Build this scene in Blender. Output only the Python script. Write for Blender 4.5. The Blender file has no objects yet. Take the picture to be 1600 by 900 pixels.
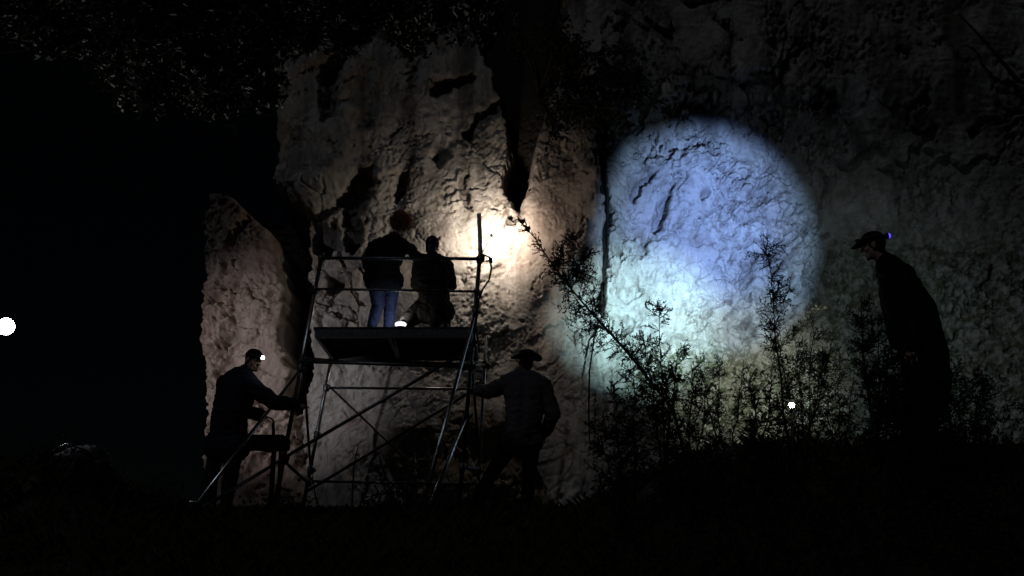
import bpy, bmesh, math, random
import numpy as np
from mathutils import Vector, Matrix

random.seed(7)
rng = np.random.RandomState(11)
C = bpy.context.scene.collection
SC = bpy.context.scene

# ------------------------------------------------------------------ camera
F = 1800.0
TH = math.radians(15.4)
cam_d = bpy.data.cameras.new('camera')
cam = bpy.data.objects.new('camera', cam_d); C.objects.link(cam)
cam.rotation_euler = (math.radians(90) + TH, 0, 0)
cam_d.sensor_width = 36.0
cam_d.lens = F / 1600.0 * 36.0
cam_d.clip_start = 0.1; cam_d.clip_end = 2000
SC.camera = cam

def at(px, py, Y):
    """point of the place seen at photo pixel (px, py) at distance Y along the ground axis"""
    r = (px - 800) / F; u = (450 - py) / F
    y = math.cos(TH) - u * math.sin(TH); z = math.sin(TH) + u * math.cos(TH)
    k = Y / y
    return Vector((r * k, Y, z * k))

# ------------------------------------------------------------------ sky, moon, exposure
MOON_EL, MOON_AZ = math.radians(42), math.radians(-28)     # azimuth measured from -Y (behind the camera)
w = bpy.data.worlds.new('World'); SC.world = w; w.use_nodes = True
nt = w.node_tree; bg = nt.nodes['Background']
sky = nt.nodes.new('ShaderNodeTexSky'); sky.sky_type = 'NISHITA'; sky.sun_disc = False
moon_dir = Vector((math.sin(MOON_AZ) * math.cos(MOON_EL), -math.cos(MOON_AZ) * math.cos(MOON_EL), math.sin(MOON_EL)))
sky.sun_elevation = MOON_EL
sky.sun_rotation = math.atan2(moon_dir.x, moon_dir.y)
nt.links.new(sky.outputs[0], bg.inputs[0]); bg.inputs[1].default_value = 0.00018
sun_d = bpy.data.lights.new('moon', 'SUN'); sun_d.energy = 0.11; sun_d.angle = math.radians(0.6)
sun_d.color = (0.78, 0.86, 1.0)
sun = bpy.data.objects.new('moon', sun_d); C.objects.link(sun)
sun.rotation_euler = (-moon_dir).to_track_quat('-Z', 'Y').to_euler()
SC.view_settings.view_transform = 'Standard'; SC.view_settings.look = 'None'
SC.view_settings.exposure = 0.0; SC.view_settings.gamma = 1.0

# distances
SF, SB = 13.3, 14.65        # front and back planes of the scaffold tower
WALL = 15.6                 # mean plane of the cliff
LAMP_P = at(768, 357, 15.08)
BULB_COL = (1.0, .86, .72)
LAMP_POWER = 68
BEAM_P = dict(core=3100, disc=1750, spill=4700, low=1200, wide=170)

# ------------------------------------------------------------------ noise
_perm = rng.permutation(4096)
def _h(i, j, k, s):
    return _perm[(_perm[(_perm[(i + s * 131) & 4095] + j) & 4095] + k) & 4095]
def perlin3(x, y, z, s=0):
    x = np.asarray(x, float); y = np.asarray(y, float); z = np.asarray(z, float)
    xi = np.floor(x).astype(int); yi = np.floor(y).astype(int); zi = np.floor(z).astype(int)
    xf = x - xi; yf = y - yi; zf = z - zi
    f = lambda t: t * t * t * (t * (t * 6 - 15) + 10)
    u, v, ww = f(xf), f(yf), f(zf)
    out = 0
    for a in (0, 1):
        for b in (0, 1):
            for c in (0, 1):
                h = _h(xi + a, yi + b, zi + c, s)
                t1 = h * (2 * math.pi / 4096); cz = ((h * 37) & 4095) / 2047.5 - 1
                sz = np.sqrt(np.maximum(0, 1 - cz * cz))
                g = np.cos(t1) * sz * (xf - a) + np.sin(t1) * sz * (yf - b) + cz * (zf - c)
                out = out + g * (u if a else 1 - u) * (v if b else 1 - v) * (ww if c else 1 - ww)
    return out * 1.5
def perlin2(x, y, s=0):
    x = np.asarray(x, float); y = np.asarray(y, float)
    xi = np.floor(x).astype(int); yi = np.floor(y).astype(int)
    xf = x - xi; yf = y - yi
    f = lambda t: t * t * t * (t * (t * 6 - 15) + 10)
    u, v = f(xf), f(yf); out = 0
    for a in (0, 1):
        for b in (0, 1):
            t1 = _h(xi + a, yi + b, 0, s) * (2 * math.pi / 4096)
            out = out + (np.cos(t1) * (xf - a) + np.sin(t1) * (yf - b)) * (u if a else 1 - u) * (v if b else 1 - v)
    return out * 1.5
def fbm2(x, y, o=5, s=0, g=.5):
    t = 0; a = 1.
    for i in range(o):
        t = t + a * perlin2(x * 2 ** i, y * 2 ** i, s + i * 7); a *= g
    return t
def ridged2(x, y, o=4, s=0):
    t = 0; a = 1.
    for i in range(o):
        t = t + a * (1 - 2 * np.abs(perlin2(x * 2 ** i, y * 2 ** i, s + i * 5))); a *= .5
    return t
def facets(x, y, s=0, tilt=1.0):
    """fractured blocks: every cell is a plane of its own height and tilt; returns height and border distance"""
    xi = np.floor(x).astype(int); yi = np.floor(y).astype(int)
    f1 = np.full(x.shape, 9.); f2 = np.full(x.shape, 9.); hh = np.zeros(x.shape)
    for a in (-1, 0, 1):
        for b in (-1, 0, 1):
            ci, cj = xi + a, yi + b
            h = _h(ci, cj, 3, s)
            px = ci + .5 + .8 * ((h & 63) / 63. - .5); py = cj + .5 + .8 * (((h >> 6) & 63) / 63. - .5)
            dx, dy = x - px, y - py
            d = dx * dx + dy * dy
            h2 = _h(ci, cj, 9, s + 1)
            pl = (h2 & 63) / 63. - .5 + tilt * (dx * (((h2 >> 3) & 63) / 63. - .5) + dy * (((h2 >> 6) & 63) / 63. - .5))
            near = d < f1
            f2 = np.where(near, f1, np.minimum(f2, d)); hh = np.where(near, pl, hh); f1 = np.where(near, d, f1)
    return hh, np.sqrt(f2) - np.sqrt(f1)
def sstep(a, b, x):
    t = np.clip((x - a) / (b - a), 0, 1); return t * t * (3 - 2 * t)
def poly_sd(P, Q, pts):
    """signed distance to a polygon, positive inside"""
    d = np.full(P.shape, 1e9); ins = np.zeros(P.shape, bool)
    n = len(pts)
    for i in range(n):
        (ax, ay), (bx, by) = pts[i], pts[(i + 1) % n]
        ex, ey = bx - ax, by - ay
        t = np.clip(((P - ax) * ex + (Q - ay) * ey) / (ex * ex + ey * ey + 1e-9), 0, 1)
        d = np.minimum(d, (P - ax - t * ex) ** 2 + (Q - ay - t * ey) ** 2)
        c = ((ay > Q) != (by > Q)) & (P < (bx - ax) * (Q - ay) / ((by - ay) if by != ay else 1e-9) + ax)
        ins ^= c
    d = np.sqrt(d)
    return np.where(ins, d, -d)
def line_d(P, Q, pts):
    d = np.full(P.shape, 1e9)
    for (ax, ay), (bx, by) in zip(pts[:-1], pts[1:]):
        ex, ey = bx - ax, by - ay
        t = np.clip(((P - ax) * ex + (Q - ay) * ey) / (ex * ex + ey * ey + 1e-9), 0, 1)
        d = np.minimum(d, (P - ax - t * ex) ** 2 + (Q - ay - t * ey) ** 2)
    return np.sqrt(d)

# ------------------------------------------------------------------ materials
def mat(name, col, rough=.7, metal=0., noise=None, bump=0., scale=20., spec=.3, trans=None):
    m = bpy.data.materials.new(name); m.use_nodes = True
    n = m.node_tree; b = n.nodes['Principled BSDF']
    b.inputs['Base Color'].default_value = (*col, 1); b.inputs['Roughness'].default_value = rough
    b.inputs['Metallic'].default_value = metal; b.inputs['Specular IOR Level'].default_value = spec
    tc = n.nodes.new('ShaderNodeTexCoord'); tx = n.nodes.new('ShaderNodeTexNoise')
    tx.inputs['Scale'].default_value = scale; tx.inputs['Detail'].default_value = 5
    n.links.new(tc.outputs['Object'], tx.inputs['Vector'])
    rp = n.nodes.new('ShaderNodeValToRGB')
    c2 = noise if noise else tuple(c * .6 for c in col)
    rp.color_ramp.elements[0].color = (*c2, 1); rp.color_ramp.elements[1].color = (*col, 1)
    rp.color_ramp.elements[0].position = .35; rp.color_ramp.elements[1].position = .65
    n.links.new(tx.outputs['Fac'], rp.inputs[0]); n.links.new(rp.outputs[0], b.inputs['Base Color'])
    if bump:
        bp = n.nodes.new('ShaderNodeBump'); bp.inputs['Strength'].default_value = bump; bp.inputs['Distance'].default_value = .01
        n.links.new(tx.outputs['Fac'], bp.inputs['Height']); n.links.new(bp.outputs[0], b.inputs['Normal'])
    if trans:
        b.inputs['Transmission Weight'].default_value = 0
    return m
def emis(name, col, strength):
    m = bpy.data.materials.new(name); m.use_nodes = True
    n = m.node_tree; b = n.nodes['Principled BSDF']
    b.inputs['Base Color'].default_value = (.8, .8, .8, 1)
    b.inputs['Emission Color'].default_value = (*col, 1); b.inputs['Emission Strength'].default_value = strength
    return m

def rock_material():
    m = bpy.data.materials.new('limestone'); m.use_nodes = True
    n = m.node_tree; L = n.links.new; b = n.nodes['Principled BSDF']
    b.inputs['Roughness'].default_value = .93; b.inputs['Specular IOR Level'].default_value = .12
    tc = n.nodes.new('ShaderNodeTexCoord')
    def tex(scale, detail, sc=(1, 1, 1), rough=.6):
        mp = n.nodes.new('ShaderNodeMapping'); mp.inputs['Scale'].default_value = sc
        L(tc.outputs['Object'], mp.inputs[0])
        t = n.nodes.new('ShaderNodeTexNoise'); t.inputs['Scale'].default_value = scale
        t.inputs['Detail'].default_value = detail; t.inputs['Roughness'].default_value = rough
        L(mp.outputs[0], t.inputs['Vector']); return t
    def ramp(src, a, bb, p0=.3, p1=.7):
        r = n.nodes.new('ShaderNodeValToRGB'); r.color_ramp.elements[0].color = (*a, 1); r.color_ramp.elements[1].color = (*bb, 1)
        r.color_ramp.elements[0].position = p0; r.color_ramp.elements[1].position = p1
        L(src, r.inputs[0]); return r
    def mix(f, a, bb, mode='MIX'):
        x = n.nodes.new('ShaderNodeMixRGB'); x.blend_type = mode
        if isinstance(f, float): x.inputs[0].default_value = f
        else: L(f, x.inputs[0])
        for k, v in ((1, a), (2, bb)):
            if isinstance(v, tuple): x.inputs[k].default_value = (*v, 1)
            else: L(v, x.inputs[k])
        return x.outputs[0]
    big = ramp(tex(1.1, 8).outputs['Fac'], (.30, .275, .25), (.45, .43, .40))
    med = ramp(tex(7, 8, (1, 1, .55)).outputs['Fac'], (.5, .47, .45), (1, 1, 1), .34, .54)
    c = mix(.75, big.outputs[0], med.outputs[0], 'MULTIPLY')
    at_r = n.nodes.new('ShaderNodeAttribute'); at_r.attribute_name = 'redness'
    c = mix(at_r.outputs['Fac'], c, mix(.6, c, (.95, .62, .48), 'MULTIPLY'))
    streak = ramp(tex(2.2, 6, (1, 1, .12)).outputs['Fac'], (.35, .34, .33), (1, 1, 1), .36, .5)
    at_k = n.nodes.new('ShaderNodeAttribute'); at_k.attribute_name = 'streak'
    c = mix(at_k.outputs['Fac'], c, mix(1., c, streak.outputs[0], 'MULTIPLY'))
    at_s = n.nodes.new('ShaderNodeAttribute'); at_s.attribute_name = 'stain_and_shade'
    c = mix(at_s.outputs['Fac'], c, (.016, .014, .012))  # cleft stain plus painted shade of recesses, hollows and slots
    at_d = n.nodes.new('ShaderNodeAttribute'); at_d.attribute_name = 'crease_shade'
    c = mix(at_d.outputs['Fac'], c, mix(.75, c, (.42, .38, .34), 'MULTIPLY'))  # crease shading put into the rock colour
    at_m = n.nodes.new('ShaderNodeAttribute'); at_m.attribute_name = 'moss'
    mo = ramp(tex(9, 8).outputs['Fac'], (0, 0, 0), (1, 1, 1), .42, .6)
    c = mix(mix(1., mo.outputs[0], at_m.outputs['Color'], 'MULTIPLY'), c, (.10, .105, .062))
    speck = ramp(tex(15, 7, (1, 1, .6), .7).outputs['Fac'], (.3, .27, .25), (1, 1, 1), .31, .40)
    c = mix(.8, c, speck.outputs[0], 'MULTIPLY')
    L(c, b.inputs['Base Color'])
    h = tex(26, 9, (1, 1, .8), .7)
    bp = n.nodes.new('ShaderNodeBump'); bp.inputs['Strength'].default_value = 1.0; bp.inputs['Distance'].default_value = .03
    L(h.outputs['Fac'], bp.inputs['Height'])
    mp = n.nodes.new('ShaderNodeMapping'); mp.inputs['Rotation'].default_value = (0, math.radians(38), 0); mp.inputs['Scale'].default_value = (.5, 1, 1.6)
    L(tc.outputs['Object'], mp.inputs[0])
    h2 = n.nodes.new('ShaderNodeTexNoise'); h2.noise_type = 'RIDGED_MULTIFRACTAL'; h2.inputs['Scale'].default_value = 6.5; h2.inputs['Detail'].default_value = 8
    h2.inputs['Roughness'].default_value = .62
    L(mp.outputs[0], h2.inputs['Vector'])
    bp2 = n.nodes.new('ShaderNodeBump'); bp2.inputs['Strength'].default_value = .9; bp2.inputs['Distance'].default_value = .03
    at_g = n.nodes.new('ShaderNodeAttribute'); at_g.attribute_name = 'grain'
    L(at_g.outputs['Fac'], bp.inputs['Strength']); L(at_g.outputs['Fac'], bp2.inputs['Strength'])
    L(h2.outputs['Fac'], bp2.inputs['Height']); L(bp.outputs[0], bp2.inputs['Normal']); L(bp2.outputs[0], b.inputs['Normal'])
    return m

M = {}
M['rock'] = rock_material()
M['soil'] = mat('dark_soil', (.035, .03, .022), .95, noise=(.018, .018, .012), bump=.8, scale=6, spec=.05)
M['grass'] = mat('dry_grass', (.05, .055, .025), .8, scale=3, spec=.05)
M['leaf'] = mat('evergreen_leaf', (.11, .115, .09), .95, noise=(.06, .065, .045), scale=2.5, spec=.02)
M['leaf_dark'] = mat('dark_leaf', (.045, .05, .03), .7, noise=(.02, .025, .014), scale=4, spec=.1)
M['thorn'] = mat('thorn_leaf', (.04, .042, .022), .8, noise=(.02, .022, .012), scale=6, spec=.05)
M['bark'] = mat('bark', (.05, .042, .035), .9, noise=(.025, .02, .017), bump=.6, scale=14, spec=.08)
M['twig'] = mat('twig_bark', (.035, .028, .022), .9, scale=30, spec=.05)
M['steel'] = mat('galvanised_steel', (.55, .56, .58), .27, 1.0, noise=(.3, .31, .33), scale=35)
M['steel_dark'] = mat('weathered_steel', (.16, .165, .175), .45, .9, noise=(.09, .09, .1), scale=30)
M['steel_grey'] = mat('grey_painted_tube', (.62, .62, .62), .5, .2, scale=30)
M['wood'] = mat('weathered_board', (.07, .06, .05), .85, noise=(.035, .03, .025), bump=.4, scale=9, spec=.1)
M['black'] = mat('black_plastic', (.015, .015, .017), .45, scale=40)
M['rubber'] = mat('rubber', (.012, .012, .012), .6, scale=40)
M['skin'] = mat('skin', (.42, .26, .19), .55, noise=(.34, .2, .14), scale=18)
M['jacket_black'] = mat('black_fleece', (.018, .018, .022), .92, scale=30, bump=.3, spec=.08)
M['jacket_navy'] = mat('navy_jacket', (.02, .022, .036), .8, scale=20, bump=.3, spec=.12)
M['jacket_brown'] = mat('brown_jacket', (.038, .03, .024), .85, scale=22, bump=.3, spec=.08)
M['shirt_grey'] = mat('grey_shirt', (.085, .08, .086), .9, noise=(.065, .06, .065), scale=22, bump=.3, spec=.08)
M['coat_dark'] = mat('dark_coat', (.014, .014, .014), .9, scale=22, bump=.3, spec=.06)
M['jeans'] = mat('blue_jeans', (.065, .085, .18), .85, noise=(.04, .05, .11), scale=26, bump=.3, spec=.12)
M['trousers'] = mat('dark_trousers', (.02, .02, .022), .9, scale=24, bump=.3, spec=.08)
M['shoe'] = mat('dark_shoe', (.02, .018, .016), .6, scale=30)
M['sole'] = mat('white_sole', (.75, .74, .7), .6, noise=(.6, .59, .55), scale=30)
M['hair_red'] = mat('ginger_hair', (.34, .19, .09), .5, noise=(.16, .085, .04), scale=60)
def translucent(m, col, fac):
    n = m.node_tree; o = n.nodes['Material Output']; b = n.nodes['Principled BSDF']
    t = n.nodes.new('ShaderNodeBsdfTranslucent'); t.inputs[0].default_value = (*col, 1)
    x = n.nodes.new('ShaderNodeMixShader'); x.inputs[0].default_value = fac
    n.links.new(b.outputs[0], x.inputs[1]); n.links.new(t.outputs[0], x.inputs[2]); n.links.new(x.outputs[0], o.inputs['Surface'])
translucent(M['hair_red'], (.70, .42, .22), .5)
M['vine'] = mat('vine_bark', (.016, .014, .012), .95, noise=(.009, .008, .007), bump=.5, scale=14, spec=.04)
M['hair_dark'] = mat('dark_hair', (.03, .022, .018), .5, noise=(.015, .011, .009), scale=60)
M['cap'] = mat('dark_cap', (.016, .016, .02), .85, scale=40, spec=.08)
M['hat'] = mat('felt_hat', (.03, .026, .022), .9, scale=30, spec=.06)
M['teal'] = mat('dark_teal_cloth', (.008, .03, .032), .8, scale=14, spec=.1)
M['nylon'] = mat('black_nylon', (.02, .02, .022), .6, scale=40, bump=.3)
M['white_eye'] = mat('eye_white', (.6, .58, .55), .2, scale=50)

# ------------------------------------------------------------------ object helpers
ORG = {}
def tag(o, label, cat, group=None, kind=None):
    if label: o['label'] = label
    if cat: o['category'] = cat
    if group: o['group'] = group
    if kind: o['kind'] = kind
    return o
def empty(name, loc, label, cat, group=None):
    o = bpy.data.objects.new(name, None); C.objects.link(o); o.location = loc
    o.empty_display_size = .2
    ORG[o.name] = Vector(loc); tag(o, label, cat, group); return o
def link(name, me, material, parent=None, origin=None, smooth=True):
    """mesh data in world coordinates -> object whose origin is its parent's (or the given one)"""
    org = ORG[parent.name] if parent is not None else Vector(origin if origin is not None else (0, 0, 0))
    me.transform(Matrix.Translation(-org))
    o = bpy.data.objects.new(name, me); C.objects.link(o)
    if material is not None and not me.materials: me.materials.append(material)
    if parent is not None: o.parent = parent
    else: o.location = org
    ORG[o.name] = org
    if smooth: me.polygons.foreach_set('use_smooth', np.ones(len(me.polygons), bool))
    return o

class MB:
    def __init__(s): s.v = []; s.f = []
    def add(s, vs, fs):
        k = len(s.v); s.v += [tuple(p) for p in vs]; s.f += [tuple(i + k for i in f) for f in fs]; return s
    def tube(s, pts, rad, n=8, cap=True):
        pts = [Vector(p) for p in pts]
        if not hasattr(rad, '__len__'): rad = [rad] * len(pts)
        vs = []; fs = []; prev = None
        for i, p in enumerate(pts):
            t = (pts[min(i + 1, len(pts) - 1)] - pts[max(i - 1, 0)])
            t = t.normalized() if t.length > 1e-9 else Vector((0, 0, 1))
            if prev is None:
                a = t.orthogonal().normalized()
            else:
                a = prev - t * prev.dot(t)
                a = a.normalized() if a.length > 1e-6 else t.orthogonal().normalized()
            prev = a; b = t.cross(a)
            for k in range(n):
                an = 2 * math.pi * k / n
                vs.append(p + (a * math.cos(an) + b * math.sin(an)) * rad[i])
        for i in range(len(pts) - 1):
            for k in range(n):
                k2 = (k + 1) % n
                fs.append((i * n + k, i * n + k2, (i + 1) * n + k2, (i + 1) * n + k))
        if cap:
            fs.append(tuple(reversed(range(n)))); q = (len(pts) - 1) * n; fs.append(tuple(range(q, q + n)))
        return s.add(vs, fs)
    def box(s, c, ax, ay, az):
        c = Vector(c); ax, ay, az = Vector(ax), Vector(ay), Vector(az)
        vs = [c + ax * i + ay * j + az * k for i in (-1, 1) for j in (-1, 1) for k in (-1, 1)]
        return s.add(vs, [(0, 1, 3, 2), (4, 6, 7, 5), (0, 4, 5, 1), (2, 3, 7, 6), (0, 2, 6, 4), (1, 5, 7, 3)])
    def ellipsoid(s, c, ax, ay, az, n=14, m=9):
        c = Vector(c); ax, ay, az = Vector(ax), Vector(ay), Vector(az)
        vs = [c + az]; fs = []
        for i in range(1, m):
            th = math.pi * i / m
            for k in range(n):
                ph = 2 * math.pi * k / n
                vs.append(c + az * math.cos(th) + (ax * math.cos(ph) + ay * math.sin(ph)) * math.sin(th))
        vs.append(c - az); e = len(vs) - 1
        for k in range(n):
            k2 = (k + 1) % n
            fs.append((0, 1 + k, 1 + k2))
            for i in range(m - 2):
                fs.append((1 + i * n + k, 1 + (i + 1) * n + k, 1 + (i + 1) * n + k2, 1 + i * n + k2))
            fs.append((e, 1 + (m - 2) * n + k2, 1 + (m - 2) * n + k))
        return s.add(vs, fs)
    def cap(s, p0, p1, r0, r1, n=14):
        """tapered capsule with round ends"""
        p0, p1 = Vector(p0), Vector(p1)
        t = p1 - p0
        t = t.normalized() if t.length > 1e-6 else Vector((0, 0, 1))
        pts = []; rr = []
        for a in (80, 60, 35, 0): pts.append(p0 - t * r0 * math.sin(math.radians(a))); rr.append(r0 * math.cos(math.radians(a)))
        for a in (0, 35, 60, 80): pts.append(p1 + t * r1 * math.sin(math.radians(a))); rr.append(r1 * math.cos(math.radians(a)))
        k = len(s.v)
        a = t.orthogonal().normalized(); b = t.cross(a)
        vs = []; fs = []
        for p, r in zip(pts, rr):
            for q in range(n):
                an = 2 * math.pi * q / n
                vs.append(p + (a * math.cos(an) + b * math.sin(an)) * r)
        for i in range(len(pts) - 1):
            for q in range(n):
                q2 = (q + 1) % n
                fs.append((i * n + q, i * n + q2, (i + 1) * n + q2, (i + 1) * n + q))
        fs.append(tuple(reversed(range(n)))); q = (len(pts) - 1) * n; fs.append(tuple(range(q, q + n)))
        return s.add(vs, fs)
    def mesh(s, name):
        me = bpy.data.meshes.new(name); me.from_pydata(s.v, [], s.f); me.update(); return me
    def build(s, name, material, parent=None, origin=None, smooth=True):
        return link(name, s.mesh(name), material, parent, origin, smooth)
    def bevel_build(s, name, material, parent=None, origin=None, width=.006):
        me = s.mesh(name); bm = bmesh.new(); bm.from_mesh(me)
        bmesh.ops.bevel(bm, geom=bm.edges[:], offset=width, segments=2, affect='EDGES', profile=.6)
        bm.to_mesh(me); bm.free(); return link(name, me, material, parent, origin, False)
    def remesh(s, name, voxel, smooth=6, wrinkle=0., wscale=9.):
        """one continuous surface around all the shapes"""
        me = s.mesh(name + '_raw'); o = bpy.data.objects.new(name + '_raw', me); C.objects.link(o)
        md = o.modifiers.new('r', 'REMESH'); md.mode = 'VOXEL'; md.voxel_size = voxel
        if smooth:
            ms = o.modifiers.new('s', 'SMOOTH'); ms.factor = .5; ms.iterations = smooth
        dg = bpy.context.evaluated_depsgraph_get()
        out = bpy.data.meshes.new_from_object(o.evaluated_get(dg)); out.name = name
        bpy.data.objects.remove(o); bpy.data.meshes.remove(me)
        if wrinkle:
            nv = len(out.vertices); co = np.empty(nv * 3); no = np.empty(nv * 3)
            out.vertices.foreach_get('co', co); out.vertices.foreach_get('normal', no)
            co = co.reshape(-1, 3); no = no.reshape(-1, 3)
            a, b_, c_ = co.T * wscale
            wv = 1 - 2 * np.abs(perlin3(a + .4 * b_, b_, c_ * 1.7 + a * .5, 5)) + .5 * perlin3(a * 2.3, b_ * 2.3, c_ * 2.3, 8)
            co = co + no * (wv * wrinkle)[:, None]
            out.vertices.foreach_set('co', co.ravel()); out.update()
        return out

def ground_z(x, Y):
    x = np.asarray(x, float); Y = np.asarray(Y, float)
    slope = -1.5 + .2079 * Y
    bench = .0715 * Y
    z = np.where(Y < 11, slope, bench)
    z = np.where(Y < -2, -1.916, z)
    mound = .78 * sstep(.2, 2.0, x) * np.exp(-((Y - 9.6) / 1.8) ** 2)
    left = .50 * sstep(-3.2, -4.0, x) * np.exp(-((Y - 10.6) / 1.1) ** 2)
    z = z + mound + left
    z = np.where(Y > 17, .0715 * 17 + (Y - 17) * .02, z)
    return z
def gz(x, Y): return float(ground_z(np.array([x]), np.array([Y]))[0])

# ================================================================== the setting
def build_ground():
    xs = np.concatenate([-12 - np.geomspace(300, .4, 22), np.linspace(-12, 12, 190), 12 + np.geomspace(.4, 300, 22)])
    ys = np.concatenate([-6 - np.geomspace(200, .5, 14), np.linspace(-6, 5.8, 30), np.linspace(6, 18, 130), 18 + np.geomspace(.4, 600, 22)])
    X, Y = np.meshgrid(xs, ys)
    Z = ground_z(X, Y)
    near = np.exp(-(X / 14) ** 2) * np.exp(-((Y - 9) / 10) ** 2)
    Z = Z + near * (.07 * fbm2(X * .9, Y * .9, 5, 3) + .02 * fbm2(X * 5, Y * 5, 3, 9))
    v = np.stack([X, Y, Z], -1).reshape(-1, 3)
    return v, X.shape
def grid_mesh(name, v, shape, keep=None):
    n, m = shape
    idx = np.arange(n * m).reshape(n, m)
    f = np.stack([idx[:-1, :-1], idx[:-1, 1:], idx[1:, 1:], idx[1:, :-1]], -1).reshape(-1, 4)
    if keep is not None:
        k = keep.ravel(); f = f[k[f].all(1)]
    me = bpy.data.meshes.new(name)
    me.vertices.add(len(v)); me.vertices.foreach_set('co', v.ravel())
    me.loops.add(f.size); me.loops.foreach_set('vertex_index', f.ravel().astype(np.int32))
    me.polygons.add(len(f)); me.polygons.foreach_set('loop_start', np.arange(0, f.size, 4, dtype=np.int32))
    me.polygons.foreach_set('loop_total', np.full(len(f), 4, np.int32))
    me.update(); me.validate(); return me
v, sh = build_ground()
g = link('ground', grid_mesh('ground', v, sh), M['soil']); tag(g, 'dark sloping ground below the cliff', None, kind='structure')

# ---- the cliff
def build_cliff():
    ps = np.concatenate([np.linspace(232, 298, 14), np.arange(302, 1320, 1.7), np.arange(1320, 1640, 2.6), np.geomspace(1650, 3400, 40)])
    qs = np.concatenate([-np.geomspace(1500, 60, 40), np.arange(-50, 180, 2.4), np.arange(180, 720, 1.7), np.arange(720, 905, 3.)])
    P, Q = np.meshgrid(ps, qs)
    r = (P - 800) / F; u = (450 - Q) / F
    yy = math.cos(TH) - u * math.sin(TH); k = WALL / yy
    X = r * k; Z = (math.sin(TH) + u * math.cos(TH)) * k
    # ragged outlines
    w1 = fbm2(X * 1.6, Z * 1.6, 5, 21); w2 = fbm2(X * 1.6 + 40, Z * 1.6, 5, 33)
    Pw = P + 9 * w1 + 4 * fbm2(X * 7, Z * 7, 3, 5); Qw = Q + 9 * w2 + 4 * fbm2(X * 7 + 9, Z * 7, 3, 6)
    d = np.zeros(P.shape)
    # long undulations and leaning buttresses
    d += .30 * fbm2(X * .35, Z * .28, 3, 2) + .07 * fbm2(X * 1.1, Z * .7, 3, 12)
    def region(pts, wd): return sstep(-wd, wd, poly_sd(Pw, Qw, pts))
    pillar = region([(300, 300), (345, 308), (395, 335), (430, 385), (446, 450), (452, 560), (470, 650), (475, 930), (280, 930)], 9)
    d += pillar * (.22 + .2 * np.exp(-((P - 390) / 45) ** 2))
    d -= .32 * pillar * np.exp(-(line_d(Pw, Qw, [(352, 470), (368, 430), (372, 520), (352, 620)]) / 9) ** 2)
    d -= .22 * pillar * np.exp(-(line_d(Pw, Qw, [(372, 415), (395, 355)]) / 7) ** 2)
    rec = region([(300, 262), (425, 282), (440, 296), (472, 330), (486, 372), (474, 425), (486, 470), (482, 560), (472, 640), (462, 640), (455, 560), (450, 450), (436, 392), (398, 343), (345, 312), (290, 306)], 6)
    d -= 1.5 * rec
    stain_and_shade = .85 * rec  # shade of the recess and crevice painted into the colour
    # crags right of the crevice
    hc, bc = facets(X * 3.3 + .3 * w1, Z * 2.2 + .3 * w2, 61, 1.6)
    crag = region([(455, 290), (545, 285), (570, 400), (560, 520), (480, 520), (455, 400)], 22)
    d += crag * (.30 * hc - .10 * np.exp(-(bc / .1) ** 2))
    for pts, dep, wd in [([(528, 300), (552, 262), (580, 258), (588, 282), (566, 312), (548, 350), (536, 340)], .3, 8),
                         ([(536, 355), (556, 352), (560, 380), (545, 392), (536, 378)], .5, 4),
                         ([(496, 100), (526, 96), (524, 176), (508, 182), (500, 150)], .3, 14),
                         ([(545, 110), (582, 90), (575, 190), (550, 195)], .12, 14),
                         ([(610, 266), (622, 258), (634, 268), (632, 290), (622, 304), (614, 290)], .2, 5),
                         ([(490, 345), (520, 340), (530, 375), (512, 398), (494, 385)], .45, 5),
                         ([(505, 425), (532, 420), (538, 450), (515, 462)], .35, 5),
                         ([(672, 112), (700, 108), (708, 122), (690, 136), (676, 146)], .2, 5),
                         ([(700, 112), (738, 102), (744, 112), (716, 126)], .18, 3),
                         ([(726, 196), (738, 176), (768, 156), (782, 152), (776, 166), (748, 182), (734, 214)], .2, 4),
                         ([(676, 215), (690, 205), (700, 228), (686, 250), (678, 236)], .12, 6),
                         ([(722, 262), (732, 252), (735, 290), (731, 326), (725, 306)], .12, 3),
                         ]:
        rg = region(pts, wd); d -= dep * rg; stain_and_shade = np.maximum(stain_and_shade, .55 * rg)  # shade of the hollows painted darker as well
    # the black cleft running down from the top
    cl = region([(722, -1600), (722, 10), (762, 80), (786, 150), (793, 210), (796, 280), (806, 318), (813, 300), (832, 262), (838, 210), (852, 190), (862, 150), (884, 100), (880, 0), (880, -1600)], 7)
    d -= 1.0 * cl; stain_and_shade = np.maximum(stain_and_shade, .97 * cl)
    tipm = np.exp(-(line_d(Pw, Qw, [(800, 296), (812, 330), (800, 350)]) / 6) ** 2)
    d -= .14 * tipm; stain_and_shade = np.maximum(stain_and_shade, .5 * tipm)
    # hollow behind the lamp, bulge right of it, step at the vine
    d += .46 * sstep(790, 950, P) * sstep(1010, 935, P) * np.exp(-((Q - 390) / 210) ** 2)
    d -= .10 * np.exp(-((P - 765) / 60) ** 2 - ((Q - 350) / 80) ** 2)
    st = sstep(930, 944, Pw) * sstep(120, 220, Q) * (1 - sstep(520, 640, Q))
    d -= .12 * st * (1 - sstep(960, 1180, P) * .8)
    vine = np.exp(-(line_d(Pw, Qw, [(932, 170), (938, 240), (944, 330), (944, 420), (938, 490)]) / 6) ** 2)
    d -= .3 * vine; stain_and_shade = np.maximum(stain_and_shade, .6 * vine)
    # overhang above the torch-lit slab
    d += .30 * sstep(215, 120, Q) * sstep(880, 980, P)
    fl = np.abs(np.sin((P + 10 * w1) / 26.)) * sstep(260, 60, Q) * sstep(1080, 1150, P) * sstep(1300, 1180, P)
    d += .18 * fl
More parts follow.
